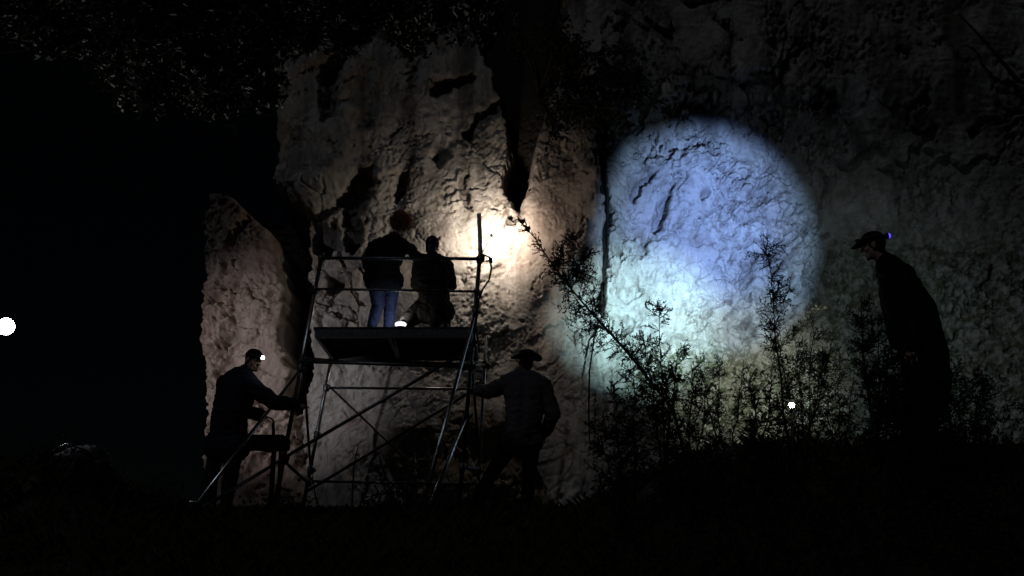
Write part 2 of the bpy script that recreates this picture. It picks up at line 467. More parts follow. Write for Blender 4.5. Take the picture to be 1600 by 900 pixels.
    # slab fractures: dark slots slanting down to the left
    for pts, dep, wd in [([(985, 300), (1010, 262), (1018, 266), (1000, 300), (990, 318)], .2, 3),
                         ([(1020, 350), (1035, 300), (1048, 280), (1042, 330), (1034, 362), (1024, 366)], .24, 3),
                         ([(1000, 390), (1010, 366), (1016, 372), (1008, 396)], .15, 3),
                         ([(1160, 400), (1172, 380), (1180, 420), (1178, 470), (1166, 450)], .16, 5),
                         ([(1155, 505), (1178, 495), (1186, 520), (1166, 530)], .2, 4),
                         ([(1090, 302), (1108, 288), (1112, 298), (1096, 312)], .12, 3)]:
        rg = region(pts, wd); d -= dep * rg; stain_and_shade = np.maximum(stain_and_shade, .3 * rg)  # slot shadows also painted into the rock colour
    slab = sstep(935, 975, P) * sstep(1330, 1230, P) * sstep(160, 230, Q)
    for c0 in (0, 1, 2):
        ln = line_d(Pw, Qw, [[(1020, 372), (1060, 340), (1100, 318), (1160, 285)], [(1140, 300), (1155, 370), (1150, 440), (1175, 560)], [(1205, 300), (1222, 340), (1225, 420)]][c0])
        d += slab * (.07 * sstep(-10, 10, ln - 14) - .07) * .6
    # talus and vegetated foot of the wall leaning out
    d += .0016 * np.maximum(0, Q - 520) * sstep(820, 960, P)
    d += .0007 * np.maximum(0, Q - 600)
    # fractured relief
    ang = math.radians(24); xr = X * math.cos(ang) + Z * math.sin(ang); zr = -X * math.sin(ang) + Z * math.cos(ang)
    rough = .22 + 1.0 * sstep(-.2, .35, fbm2(X * .7, Z * .55, 4, 77))
    smooth_zone = np.exp(-((P - 1100) / 60) ** 2 - ((Q - 390) / 70) ** 2) + .7 * np.exp(-((P - 1090) / 55) ** 2 - ((Q - 470) / 40) ** 2)
    rough = rough * (1 - .65 * smooth_zone)
    h1, b1 = facets(xr * .95 + .5 * w1, zr * .6 + .5 * w2, 41, 1.4)
    h2, b2 = facets(xr * 3.2 + .5 * w2, zr * 1.9 + .5 * w1, 43, 1.5)
    h3, b3 = facets(xr * 8.5 + .6 * w1 * 2, zr * 5.0 + .6 * w2 * 2, 47, 1.6)
    calm = 1 - .74 * sstep(945, 920, P) * sstep(-60, 60, P - 440)          # the face left of the cleft is smoother
    rough = rough * (.35 + .65 * calm) * (1 - .72 * np.exp(-((P - 800) / 80) ** 2 - ((Q - 440) / 75) ** 2))
    d += calm * (.12 * h1 - .05 * np.exp(-(b1 / .05) ** 2))
    d += rough * (.05 * h2 - .045 * np.exp(-(b2 / .07) ** 2) * sstep(-.1, .3, w1))
    d += rough * (.016 * h3 - .012 * np.exp(-(b3 / .12) ** 2))
    # creases running up to the right, then steeper ones lower down
    crease_shade = np.zeros(P.shape)
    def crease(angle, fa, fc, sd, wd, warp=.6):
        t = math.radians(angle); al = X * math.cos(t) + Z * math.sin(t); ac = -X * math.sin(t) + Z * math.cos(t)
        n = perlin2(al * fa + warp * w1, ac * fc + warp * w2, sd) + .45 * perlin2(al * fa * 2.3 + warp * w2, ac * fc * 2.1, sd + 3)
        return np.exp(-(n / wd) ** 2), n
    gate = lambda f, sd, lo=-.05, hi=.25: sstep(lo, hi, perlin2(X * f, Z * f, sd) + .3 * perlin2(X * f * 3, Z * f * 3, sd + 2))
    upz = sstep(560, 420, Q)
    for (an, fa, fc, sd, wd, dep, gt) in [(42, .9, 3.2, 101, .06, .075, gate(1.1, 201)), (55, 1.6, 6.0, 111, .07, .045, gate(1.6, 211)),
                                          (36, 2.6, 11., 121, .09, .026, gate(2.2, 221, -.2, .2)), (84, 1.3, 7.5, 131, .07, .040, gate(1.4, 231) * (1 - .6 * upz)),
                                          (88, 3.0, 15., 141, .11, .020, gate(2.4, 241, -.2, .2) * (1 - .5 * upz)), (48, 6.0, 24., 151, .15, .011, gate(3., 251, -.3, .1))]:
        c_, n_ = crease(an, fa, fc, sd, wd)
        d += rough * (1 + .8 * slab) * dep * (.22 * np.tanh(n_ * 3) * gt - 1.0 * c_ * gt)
        crease_shade = np.maximum(crease_shade, c_ * gt * (dep > .03))  # painted shade along the deeper creases
    # flakes: ledges with a sharp lower edge, stepping across the face
    def flakes(angle, f, wob, sd, A, gt):
        t = math.radians(angle); ac = -X * math.sin(t) + Z * math.cos(t); al = X * math.cos(t) + Z * math.sin(t)
        q = ac * f + wob * fbm2(al * f * .35, ac * f * .5, 4, sd) + .25 * perlin2(al * f * 2.5, ac * f * 2.5, sd + 9)
        fr = q - np.floor(q)
        return A * gt * (np.minimum(fr / .86, (1 - fr) / .14) - .5)
    d += rough * flakes(40, 2.3, 1.4, 301, .075, gate(.9, 401))
    d += rough * flakes(52, 5.2, 1.7, 311, .042, gate(1.3, 411, -.15, .2))
    d += rough * flakes(28, 10.5, 1.8, 321, .022, gate(2.0, 421, -.2, .15))
    d += rough * flakes(75, 19., 1.8, 331, .010, gate(2.6, 431, -.3, .1))
    d += .012 * rough * fbm2(X * 16, Z * 11, 4, 55) + .006 * fbm2(X * 34, Z * 30, 3, 57)
    # drapery-like runnels on the lit slab
    d += slab * rough * .022 * ridged2(X * 6 + 1.2 * w1, Z * 1.6 + w2, 4, 91)
    # lower wall and right side: clumpy plants and rubble
    veg = np.clip(sstep(500, 580, Q) * sstep(930, 1010, P) + sstep(1250, 1320, P) * sstep(330, 430, Q), 0, 1)
    d += veg * (.10 * fbm2(X * 3.2, Z * 3.2, 5, 71) + .05 * ridged2(X * 9, Z * 7, 3, 73))
    # left outline of the cliff: it turns the corner and runs back
    void = region([(-200, -1800), (400, -1800), (415, 0), (424, 120), (430, 210), (426, 268), (424, 292), (360, 296), (328, 312), (320, 340), (320, 450), (316, 510), (325, 560), (330, 640), (322, 740), (312, 930), (-200, 930)], 5)
    d -= 5.0 * void ** 1.5
    keep = void < .995
    V = np.stack([X, WALL - d, Z], -1).reshape(-1, 3)
    red = np.clip(.85 * pillar + .75 * np.exp(-((P - 870) / 70) ** 2 - ((Q - 330) / 150) ** 2) + .35 * np.exp(-((P - 780) / 90) ** 2 - ((Q - 700) / 90) ** 2) + .2 * sstep(.1, .5, fbm2(X * .8, Z * .8, 3, 99)), 0, 1)
    streak = np.clip(sstep(360, 200, Q) * .9 + .25, 0, 1) * (1 - slab * .75)
    attrs = dict(redness=red, stain_and_shade=np.clip(stain_and_shade, 0, 1), crease_shade=np.clip(crease_shade, 0, 1), grain=np.clip(.22 + .12 * sstep(200, 330, Q) * (P < 480) + .75 * sstep(925, 965, P), 0, 1) * (1 - .5 * smooth_zone), streak=streak, moss=np.clip(veg * .9 + .35 * sstep(1280, 1350, P) + .25 * sstep(500, 640, Q) * (P > 700), 0, 1))
    return V, P.shape, keep, attrs
V, sh, keep, attrs = build_cliff()
me = grid_mesh('cliff', V, sh, keep)
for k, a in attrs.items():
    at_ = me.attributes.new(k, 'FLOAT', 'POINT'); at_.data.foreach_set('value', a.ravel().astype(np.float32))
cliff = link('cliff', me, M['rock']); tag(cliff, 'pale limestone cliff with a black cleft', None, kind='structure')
CL_Y = V.reshape(sh[0], sh[1], 3)

def wall_y(px, py):
    """distance of the cliff surface seen near photo pixel (px, py)"""
    t = at(px, py, WALL)
    dd = (CL_Y[..., 0] - t.x) ** 2 + (CL_Y[..., 2] - t.z) ** 2
    i = np.unravel_index(np.argmin(dd), dd.shape)
    return float(CL_Y[i][1])
print('WALL', [round(wall_y(*q), 2) for q in ((768, 358), (740, 358), (800, 358), (768, 320), (768, 400), (620, 250), (890, 370), (1100, 400), (1000, 520), (390, 500), (1450, 450))])

# ================================================================== lamps (light sources that the photograph shows)
def light(name, kind, loc, power, color, parent=None, aim=None, half=None, blend=.2, radius=.02):
    l = bpy.data.lights.new(name, kind); l.energy = power; l.color = color; l.shadow_soft_size = radius
    o = bpy.data.objects.new(name, l); C.objects.link(o)
    if kind == 'SPOT':
        l.spot_size = 2 * math.radians(half); l.spot_blend = blend
        o.rotation_euler = (Vector(aim) - Vector(loc)).to_track_quat('-Z', 'Y').to_euler()
    if parent is not None:
        o.parent = parent; o.location = Vector(loc) - ORG[parent.name]
    else: o.location = loc
    return o

def lathe(mb, c, axis, prof, n=18):
    """prof: list of (distance along axis, radius)"""
    axis = Vector(axis).normalized()
    mb.tube([Vector(c) + axis * a for a, r in prof], [max(r, .0005) for a, r in prof], n)
    return mb

# ================================================================== scaffold tower
Z_DECK = at(615, 514, SF).z
sc_root = empty('scaffold_tower', (at(580, 812, SF).x, (SF + SB) / 2, gz(-1.5, 14)),
                'galvanised scaffold tower with guard rails and a deck standing against the cliff', 'scaffold')
def bar(name, a, b, r, m='steel', n=10):
    return MB().tube([a, b], r, n).build(name, M[m], sc_root)
def coupler(p, r=.042):
    mb = MB(); p = Vector(p)
    mb.tube([p - Vector((0, 0, .045)), p - Vector((0, 0, .03)), p + Vector((0, 0, .03)), p + Vector((0, 0, .045))], [r * .85, r, r, r * .85], 12)
    mb.box(p + Vector((r, -.012, 0)), (.022, 0, 0), (0, .018, 0), (0, 0, .018))
    o = mb.build('coupler', M['steel_dark'], sc_root); return o
def onl(a, b, py):
    """point on a tilted upright at photo height py"""
    return a + (b - a) * ((py - a[1]) / (b[1] - a[1]))
UP = {}
for key, (tx, ty), (bx, by), Y in [('fl', (504, 394), (426, 812), SF), ('fr', (750, 398), (716, 808), SF),
                                   ('bl', (521, 545), (470, 818), SB), ('br', (760, 525), (744, 812), SB)]:
    a, b = at(tx, ty, Y), at(bx, by, Y)
    b.z = max(b.z, gz(b.x, Y) + .02)
    UP[key] = (a, b, (tx, ty), (bx, by), Y)
    bar('upright', a, b, .026 if key[0] == 'f' else .024, 'steel' if key != 'fr' else 'steel_dark')
    mb = MB(); mb.box(Vector((b.x, b.y, gz(b.x, Y) + .014)), (.075, 0, 0), (0, .075, 0), (0, 0, .012)); mb.build('base_plate', M['steel_dark'], sc_root, smooth=False)
def up(key, py):
    a, b, (tx, ty), (bx, by), Y = UP[key]
    t = (py - ty) / (by - ty)
    return at(tx + (bx - tx) * t, py, Y)
for (k1, y1, k2, y2, r, m, nm) in [('fl', 405, 'fr', 406, .021, 'steel_dark', 'guard_rail'), ('fl', 453, 'fr', 457, .015, 'steel_dark', 'guard_rail'),
                                   ('fl', 566, 'fr', 574, .022, 'steel_dark', 'ledger'), ('bl', 563, 'br', 570, .022, 'steel_dark', 'ledger'),
                                   ('bl', 606, 'br', 608, .018, 'steel', 'ledger'), ('bl', 752, 'br', 756, .018, 'steel_dark', 'ledger'),
                                   ('fl', 720, 'bl', 755, .02, 'steel_dark', 'transom'), ('fl', 560, 'bl', 563, .02, 'steel_dark', 'transom'),
                                   ('fr', 572, 'br', 570, .02, 'steel_dark', 'transom'), ('fr', 730, 'br', 735, .02, 'steel_dark', 'transom')]:
    p, q = up(k1, y1), up(k2, y2)
    off = Vector((0, -.045, 0)) if k1[0] == 'f' and k2[0] == 'f' else Vector((0, 0, 0))
    bar(nm, p + off, q + off, r, m)
    coupler(p, .04); coupler(q, .04)
for (p, q, r, m) in [(up('fl', 717) + Vector((0, -.05, 0)), up('fr', 545) + Vector((0, -.05, 0)), .021, 'steel_dark'),
                     (up('bl', 768), up('br', 600), .02, 'steel_dark'),
                     (up('bl', 600), at(690, 770, SB), .014, 'steel_dark'),
                     (up('fl', 560), up('bl', 735), .016, 'steel_dark'), (up('fr', 560), up('br', 720), .016, 'steel_dark')]:
    bar('diagonal_brace', p, q, r, m)
# stabilisers reaching out to the ground
def foot(px, py, Y, name='stabiliser_foot'):
    p = at(px, py, Y); p.z = gz(p.x, Y) + .03
    mb = MB(); lathe(mb, p - Vector((0, 0, .035)), (0, 0, 1), [(0, .06), (.02, .06), (.035, .035), (.06, .03)], 12)
    mb.build(name, M['rubber'], sc_root); return p + Vector((0, 0, .03))
fL = foot(298, 799, 11.4); fR = foot(658, 800, 12.0)
bar('stabiliser', up('fl', 576), fL, .021, 'steel'); bar('stabiliser', up('fl', 716), fL + Vector((.05, 0, .0)), .02, 'steel_dark')
bar('stabiliser', up('fr', 488), fR, .022, 'steel'); bar('stabiliser', up('fr', 650), fR + Vector((.06, 0, .0)), .021, 'steel')
for p in (up('fl', 576), up('fl', 716), up('fr', 488), up('fr', 650), up('fr', 535), up('bl', 735), up('bl', 680)): coupler(p, .045)
for p in (fL, fR):
    mb = MB(); mb.box(p + Vector((.02, 0, .06)), (.05, 0, 0), (0, .03, 0), (0, 0, .045)); mb.bevel_build('stabiliser_clamp', M['steel'], sc_root)
# deck: frame and boards
xl, xr_ = at(492, 515, SF).x, at(743, 515, SF).x
mb = MB()
for Yd in (SF + .02, SB - .02):
    mb.box(((xl + xr_) / 2, Yd, Z_DECK - .055), ((xr_ - xl) / 2, 0, 0), (0, .02, 0), (0, 0, .05))
for xd in (xl + .02, xl + (xr_ - xl) * .46, xr_ - .02):
    mb.box((xd, (SF + SB) / 2, Z_DECK - .057), (.02, 0, 0), (0, (SB - SF) / 2 - .045, 0), (0, 0, .045))
mb.build('deck_frame', M['steel_dark'], sc_root, smooth=False)
nb = 5; wb = (SB - SF) / nb
proto = None
for i in range(nb):
    if proto is None:
        mb = MB(); mb.box(((xl + xr_) / 2, SF + wb / 2, Z_DECK + .012), ((xr_ - xl) / 2 + .02, 0, 0), (0, wb / 2 - .008, 0), (0, 0, .016))
        proto = mb.bevel_build('deck_board', M['wood'], sc_root, width=.004)
    else:
        o = proto.copy(); C.objects.link(o); o.parent = sc_root; o.location = (0, i * wb, .003 * ((i * 7) % 3 - 1))
Z_TOP = Z_DECK + .031
# a thin stiffening strut slanting under the deck
bar('deck_strut', Vector((at(612, 522, SF).x, SF + .1, Z_DECK - .075)), Vector((at(627, 556, SB).x, SB - .1, Z_DECK - .075)), .016, 'steel')

# ---- work lamp on the front right upright
lamp_root = empty('work_lamp', at(751, 400, SF), 'blazing bare work lamp on a grey pole at the right corner of the scaffold deck', 'lamp')
pole_a, pole_b = at(751, 405, SF - .05), at(748.5, 334, SF - .05)
MB().tube([pole_a, pole_a.lerp(pole_b, .25), pole_a.lerp(pole_b, .26), pole_b], [.03, .03, .027, .027], 12).build('pole', M['steel_grey'], lamp_root)
mb = MB(); mb.box(at(753, 404, SF - .02), (.035, 0, 0), (0, .04, 0), (0, 0, .035)); mb.bevel_build('clamp', M['black'], lamp_root)
kn = MB(); kp = at(765, 408, SF); lathe(kn, kp - Vector((.05, 0, 0)), (1, 0, .1), [(0, .012), (.04, .012), (.045, .035), (.075, .035), (.085, .02)], 12); kn.build('clamp_knob', M['black'], lamp_root)
arm_pts = [at(753, 396, SF), at(757, 388, SF + .4), at(763, 378, SF + 1.2), LAMP_P + Vector((-.0, -.02, -.14))]
MB().tube(arm_pts, .006, 8).build('lamp_arm', M['steel_dark'], lamp_root)
hs = MB(); lathe(hs, LAMP_P + Vector((0, 0, -.15)), (0, 0, 1), [(.03, .012), (.04, .016), (.07, .018), (.075, .015)], 14); hs.build('lamp_socket', M['sole'], lamp_root)
bl = MB(); lathe(bl, LAMP_P + Vector((0, 0, -.075)), (0, 0, 1), [(0, .018), (.02, .022), (.05, .038), (.085, .045), (.115, .036), (.13, .015), (.134, .001)], 18)
bulb = bl.build('bulb', emis('lit_bulb', (1, .86, .66), 30), lamp_root)
cb = MB(); cb.tube([at(755, 398, SF), at(765, 402, SF - .03), at(768, 420, SF - .04), at(764, 438, SF - .03), at(754, 452, SF), at(748, 470, SF), at(742, 520, SF - .03), at(737, 560, SF - .04), at(722, 700, SF - .05)], .012, 8)
cb.build('cable', M['rubber'], lamp_root)
bulb.visible_shadow = True
light('work_lamp_light', 'POINT', LAMP_P + Vector((0, .055, .02)), LAMP_POWER * .25, BULB_COL, lamp_root, radius=.04)
light('work_lamp_light', 'SPOT', LAMP_P + Vector((0, .06, .02)), LAMP_POWER * 1.1, BULB_COL, lamp_root, LAMP_P + Vector((0, 1, -.12)), 87, .7, .04)

# ================================================================== people
def frame(fwd, upv=(0, 0, 1)):
    f = Vector(fwd).normalized(); u = Vector(upv); u = (u - f * u.dot(f)).normalized(); s = f.cross(u)
    return s, f, u
def add_head(mb, c, s, f, u):
    P = lambda x, y, z: c + s * x + f * y + u * z
    mb.ellipsoid(P(0, -.008, .025), s * .074, f * .094, u * .092)
    mb.ellipsoid(P(0, .022, -.045), s * .060, f * .070, u * .078)
    mb.cap(P(-.02, .06, -.098), P(.02, .06, -.098), .024, .024)
    mb.cap(P(-.035, .072, .022), P(.035, .072, .022), .015, .015)
    mb.cap(P(0, .092, .005), P(0, .106, -.03), .008, .013)
    mb.cap(P(-.012, .098, -.034), P(.012, .098, -.034), .009, .009)
    mb.cap(P(-.018, .084, -.064), P(.018, .084, -.064), .009, .009)
    mb.cap(P(-.016, .083, -.076), P(.016, .083, -.076), .009, .009)
    for k in (-1, 1):
        mb.ellipsoid(P(k * .076, -.008, -.012), s * .011, f * .022, u * .033)
        mb.ellipsoid(P(k * .043, .055, -.03), s * .022, f * .026, u * .022)
def add_hand(mb, wrist, d, nrm, side, curl=.5):
    """palm, four unequal curled fingers and a thumb leaving the side of the palm"""
    d = Vector(d).normalized(); nrm = Vector(nrm); nrm = (nrm - d * nrm.dot(d)).normalized(); s = d.cross(nrm) * side
    for k, (off, ln, fl) in enumerate([(-.030, .088, .070), (-.010, .092, .078), (.010, .088, .073), (.029, .080, .058)]):
        base = wrist + d * .012 + s * off * .55; kn = wrist + d * ln + s * off
        mb.cap(base, kn, .0145, .0115, 8)
        p = kn; ang = curl * .45
        for j, (part, r0, r1) in enumerate([(.45, .0095, .009), (.30, .009, .0082), (.25, .0082, .007)]):
            ang2 = ang + j * curl * .75
            q = p + (d * math.cos(ang2) + nrm * math.sin(ang2)) * fl * part + s * off * .05
            mb.cap(p, q, r0, r1, 8); p = q
    t0 = wrist + d * .03 - s * .024; t1 = t0 + (d * .6 - s * .75 + nrm * .35).normalized() * .042
    t2 = t1 + (d * .8 - s * .25 + nrm * .6 * curl).normalized() * .032; t3 = t2 + (d * .85 + s * .1 + nrm * .7 * curl).normalized() * .026
    mb.cap(t0, t1, .0135, .011, 8); mb.cap(t1, t2, .0105, .0095, 8); mb.cap(t2, t3, .0095, .008, 8)
def lim(a, b, c, mb, r):
    mb.cap(a, b, r[0], r[1]); mb.cap(b, c, r[1] * .98, r[2])

def person(label, base, J, face, upv, chestf, jacket, trousers, hair=None, hat=None, curl=(.6, .6), hem=.0, loose=.022, handdir=(None, None), group=None, cat='person'):
    root = empty('person', base, label, cat, group)
    s, f, u = frame(face, upv)
    sh = (J['shR'] - J['shL']); shn = sh.normalized(); cf = Vector(chestf).normalized()
    hipc = (J['hipL'] + J['hipR']) / 2; shc = (J['shL'] + J['shR']) / 2
    hipn = (J['hipR'] - J['hipL']).normalized()
    mid = hipc.lerp(shc, .45) - cf * J.get('bow', .0)
    def torso(mb, e):
        mb.cap(J['hipL'].lerp(hipc, .25), J['hipR'].lerp(hipc, .25), .105 + e, .105 + e)
        for k in (-.055, .055):
            mb.cap(hipc + hipn * k, mid + shn * k * .9, .100 + e, .098 + e)
            mb.cap(mid + shn * k * .9, shc.lerp(mid, .22) + shn * k * 1.3, .100 + e, .105 + e)
        mb.cap(J['shL'].lerp(shc, .22), J['shR'].lerp(shc, .22), .068 + e, .068 + e)
        for q in ('shL', 'shR'): mb.cap(J['neck'].lerp(J[q], .15), J[q].lerp(shc, .1), .055 + e * .8, .058 + e)
    def arms(mb, e, end):
        for q in 'LR':
            a, b, c = J['sh' + q], J['el' + q], J['wr' + q]
            lim(a, b, b.lerp(c, end), mb, (.054 + e, .042 + e * .9, .031 + e * .8))
    def legs(mb, e, end):
        for q in 'LR':
            a, b, c = J['hip' + q], J['kn' + q], J['an' + q]
            mb.cap(a, b, .085 + e, .058 + e)
            mb.cap(b, b.lerp(c, .35), .056 + e, .056 + e); mb.cap(b.lerp(c, .35), b.lerp(c, end), .056 + e, .040 + e)
    # the body: one continuous surface
    mb = MB(); torso(mb, 0); arms(mb, 0, 1.); legs(mb, 0, 1.)
    mb.cap(J['neck'] - (J['head'] - J['neck']) * .25, J['head'] - u * .07 - f * .01, .06, .053)
    add_head(mb, J['head'], s, f, u)
    for i, q in enumerate('LR'):
        hd = handdir[i] or (J['wr' + q] - J['el' + q])
        add_hand(mb, J['wr' + q], hd, J.get('pn' + q, -Vector((0, 0, 1)) + cf * .3), 1 if q == 'L' else -1, curl[i])
        an, toe = J['an' + q], J['toe' + q]
        mb.cap(an - (toe - an) * .15 - Vector((0, 0, .03)), toe, .04, .03)
    b = link('body', mb.remesh('body', .0065, 5), M['skin'], root)
    for k in (-1, 1):
        e = MB(); ec = J['head'] + s * (.031 * k) + f * .080 + u * .002
        e.ellipsoid(ec, s * .0125, f * .0125, u * .0115, 10, 7); eo = e.build('eye', M['white_eye'], root)
    # clothes
    mb = MB(); torso(mb, loose); arms(mb, loose * .8, .94)
    mb.cap(J['neck'], J['neck'].lerp(J['head'], .25), .07, .066)
    if hem:
        dn = (hipc - mid).normalized()
        mb.cap(J['hipL'] + dn * hem, J['hipR'] + dn * hem, .112 + loose, .112 + loose)
        mb.cap(J['hipL'] + dn * hem * .5, J['hipR'] + dn * hem * .5, .112 + loose, .112 + loose)
    for extra in J.get('jacket_extra', []): mb.cap(*extra)
    link('jacket', mb.remesh('jacket', .011, 4, .011, 8), M[jacket], root)
    mb = MB(); legs(mb, .016, .97); mb.cap(J['hipL'].lerp(hipc, .25), J['hipR'].lerp(hipc, .25), .116, .116)
    link('trousers', mb.remesh('trousers', .011, 4, .006, 11), M[trousers], root)
    for q in 'LR':
        an, toe = J['an' + q], J['toe' + q]; fd = (toe - an)
        up_ = J.get('shoe_up', Vector((0, 0, 1)))
        mb = MB(); mb.cap(an - fd * .18 - up_ * .03, toe + fd * .05 + up_ * .004, .047, .040); mb.cap(an, an - up_ * .03, .05, .05)
        o = link('shoe', mb.remesh('shoe', .009, 4), M['shoe'], root)
        mb = MB(); c0 = an - fd * .22 - up_ * .066; c1 = toe + fd * .12 - up_ * .028
        d1 = (c1 - c0).normalized(); sd = d1.cross(up_).normalized(); nn = sd.cross(d1)
        prof = []
        for k in range(16):
            a_ = 2 * math.pi * k / 16; L_ = (c1 - c0).length / 2
            prof.append((c0 + c1) / 2 + d1 * (L_ * math.copysign(abs(math.cos(a_)) ** .6, math.cos(a_))) + sd * (.046 * math.copysign(abs(math.sin(a_)) ** .6, math.sin(a_))))
        mb.add([p - nn * .011 for p in prof] + [p + nn * .014 for p in prof],
               [tuple(range(15, -1, -1)), tuple(range(16, 32))] + [(k, (k + 1) % 16, 16 + (k + 1) % 16, 16 + k) for k in range(16)])
        mb.build('sole', M[J.get('sole', 'rubber')], root, smooth=False)
    H = J['head']
    if hair == 'curly':
        mb = MB(); mb.ellipsoid(H + u * .045 - f * .022, s * .112, f * .118, u * .108)
        mb.ellipsoid(H - u * .02 - f * .05, s * .088, f * .065, u * .085)
        hb = link('hair', mb.remesh('hair', .012, 3, .012, 26), M['hair_red'], root)
        mb = MB()
        R = random.Random(5)
        for i in range(520):
            n = Vector((R.gauss(0, 1), R.gauss(0, 1), R.gauss(0, 1))).normalized()
            if n.y > .55 and n.z < .35: continue
            if n.z < -.75: continue
            p = H + u * .03 - f * .025 + s * n.x * .112 + f * n.y * .116 + u * n.z * .110
            wn = (s * n.x + f * n.y + u * n.z); t = wn.orthogonal().normalized(); t = (Matrix.Rotation(R.random() * 6.28, 3, wn) @ t)
            b_ = wn.cross(t); r = .010 + R.random() * .012; ph = R.random() * 6
            pts = [p + wn * (.075 * k / 6 * (.4 + R.random() * .6)) + t * r * math.cos(ph + k * .9) + b_ * r * math.sin(ph + k * .9) for k in range(7)]
            mb.tube(pts, [.0035, .0035, .003, .003, .0025, .002, .001], 3, False)
        mb.build('curl', M['hair_red'], hb)
        bpy.data.objects[hb.children[0].name]['kind'] = 'stuff'
    elif hair == 'straight':
        mb = MB(); mb.ellipsoid(H + u * .03 - f * .014, s * .083, f * .102, u * .093)
        mb.ellipsoid(H - u * .055 - f * .06, s * .066, f * .045, u * .085)
        mb.cap(H - u * .06 - f * .07, H - u * .17 - f * .085, .045, .028)
        link('hair', mb.remesh('hair', .009, 3, .006, 40), M['hair_dark'], root)
    elif hair == 'short':
        mb = MB(); mb.ellipsoid(H + u * .022 - f * .02, s * .080, f * .094, u * .094); mb.ellipsoid(H - u * .04 - f * .05, s * .062, f * .045, u * .06)
        link('hair', mb.remesh('hair', .009, 3, .004, 60), M['hair_dark'], root)
    if hat in ('cap', 'beanie'):
        mb = MB(); mb.ellipsoid(H + u * .052 - f * .008, s * .088, f * .107, u * .078)
        h = link('cap', mb.remesh('cap', .008, 3, .003, 30), M['cap'], root)
        if hat == 'cap':
            vs = []; fs = []
            for i in range(2):
                for j in range(11):
                    a_ = math.radians(-75 + 15 * j); rr = (.09, .175)[i]
                    pt = H + u * (.045 - .03 * i * math.cos(a_)) + f * (math.cos(a_) * rr * 1.0 + .012) + s * math.sin(a_) * (.088 if i == 0 else .092)
                    vs += [pt + u * .004, pt - u * .004]
            def q(i, j, k): return (i * 11 + j) * 2 + k
            for j in range(10):
                fs += [(q(0, j, 0), q(1, j, 0), q(1, j + 1, 0), q(0, j + 1, 0)), (q(0, j, 1), q(0, j + 1, 1), q(1, j + 1, 1), q(1, j, 1)), (q(1, j, 0), q(1, j, 1), q(1, j + 1, 1), q(1, j + 1, 0))]
            MB().add(vs, fs).build('visor', M['cap'], h)
    elif hat == 'brim':
        tilt = (u - f * .10).normalized(); c = H + u * .055 - f * .012
        s2, f2, u2 = s, tilt.cross(s) * -1, tilt
        n = 28; prof = [(.188, .000, .004), (.186, .006, .002), (.11, .010, 0), (.100, .03, 0), (.096, .085, 0), (.08, .108, 0), (.045, .104, 0), (.0, .096, 0)]
        prof = [(.105, .004, 0)] + [(.150, -.004, 0), (.188, -.002, 0), (.190, .004, 0), (.150, .004, 0), (.106, .012, 0), (.098, .05, 0), (.088, .066, 0), (.066, .078, 0), (.03, .076, 0), (.004, .075, 0)]
        vs = []; fs = []
        for (r, z, _) in prof:
            for k in range(n):
                a_ = 2 * math.pi * k / n
                droop = (-.022 * abs(math.cos(a_)) ** 2 + .018 * abs(math.sin(a_)) ** 2) * (max(0, r - .1) / .09)
                vs.append(c + s2 * math.cos(a_) * r * .92 + f2 * math.sin(a_) * r * 1.08 + u2 * (z - droop * -1))
        for i in range(len(prof) - 1):
            for k in range(n):
                k2 = (k + 1) % n; fs.append((i * n + k, i * n + k2, (i + 1) * n + k2, (i + 1) * n + k))
        fs.append(tuple((len(prof) - 1) * n + k for k in range(n)))
        h = MB().add(vs, fs).build('hat', M['hat'], root)
        bd = MB()
        bd.tube([c + s2 * math.cos(2 * math.pi * k / n) * .1 * .93 + f2 * math.sin(2 * math.pi * k / n) * .1 * 1.09 + u2 * .024 for k in range(n + 1)], .010, 6, False); bd.build('hat_band', M['black'], h)
    return root, (s, f, u)

def headlamp(label, H, s, f, u, lens_mat, rear_mat=None, lift=.045, face_dir=None):
    root = empty('headlamp', H + f * .1 + u * lift, label, 'headlamp')
    n = 26; mb = MB()
    ring = [H + u * lift + s * math.cos(2 * math.pi * k / n) * .0905 + f * (math.sin(2 * math.pi * k / n) * .110 - .006) for k in range(n)]
    vs = [p + u * .012 for p in ring] + [p - u * .012 for p in ring]
    out = [(p - H - u * lift).normalized() * .004 for p in ring]
    vs += [p + o + u * .012 for p, o in zip(ring, out)] + [p + o - u * .012 for p, o in zip(ring, out)]
    fs = []
    for k in range(n):
        k2 = (k + 1) % n
        fs += [(k, k2, n + k2, n + k), (2 * n + k, 3 * n + k, 3 * n + k2, 2 * n + k2), (k, 2 * n + k, 2 * n + k2, k2), (n + k, n + k2, 3 * n + k2, 3 * n + k)]
    mb.add(vs, fs).build('strap', M['nylon'], root)
    c = H + f * .122 + u * lift
    mb = MB(); mb.box(c, s * .034, f * .02, u * .024); mb.bevel_build('housing', M['black'], root, width=.008)
    fd = Vector(face_dir).normalized() if face_dir is not None else f
    lc = c + fd * .02
    mb = MB(); lathe(mb, lc - fd * .008, fd, [(0, .022), (.014, .024), (.018, .021)], 16); ho = mb.build('lens_ring', M['black'], root)
    mb = MB(); lathe(mb, lc + fd * .006, fd, [(0, .019), (.008, .020), (.016, .016), (.020, .008), (.021, .001)], 16); mb.build('lens', lens_mat, root)
    if rear_mat:
        cr = H - f * .132 + u * lift
        mb = MB(); mb.box(cr, s * .036, f * .018, u * .024); bx = mb.bevel_build('battery_box', M['black'], root, width=.008)
        mb = MB(); mb.ellipsoid(cr - f * .016, s * .026, f * .018, u * .024, 12, 8); mb.build('rear_light', rear_mat, bx)
    return root, lc

V3 = Vector
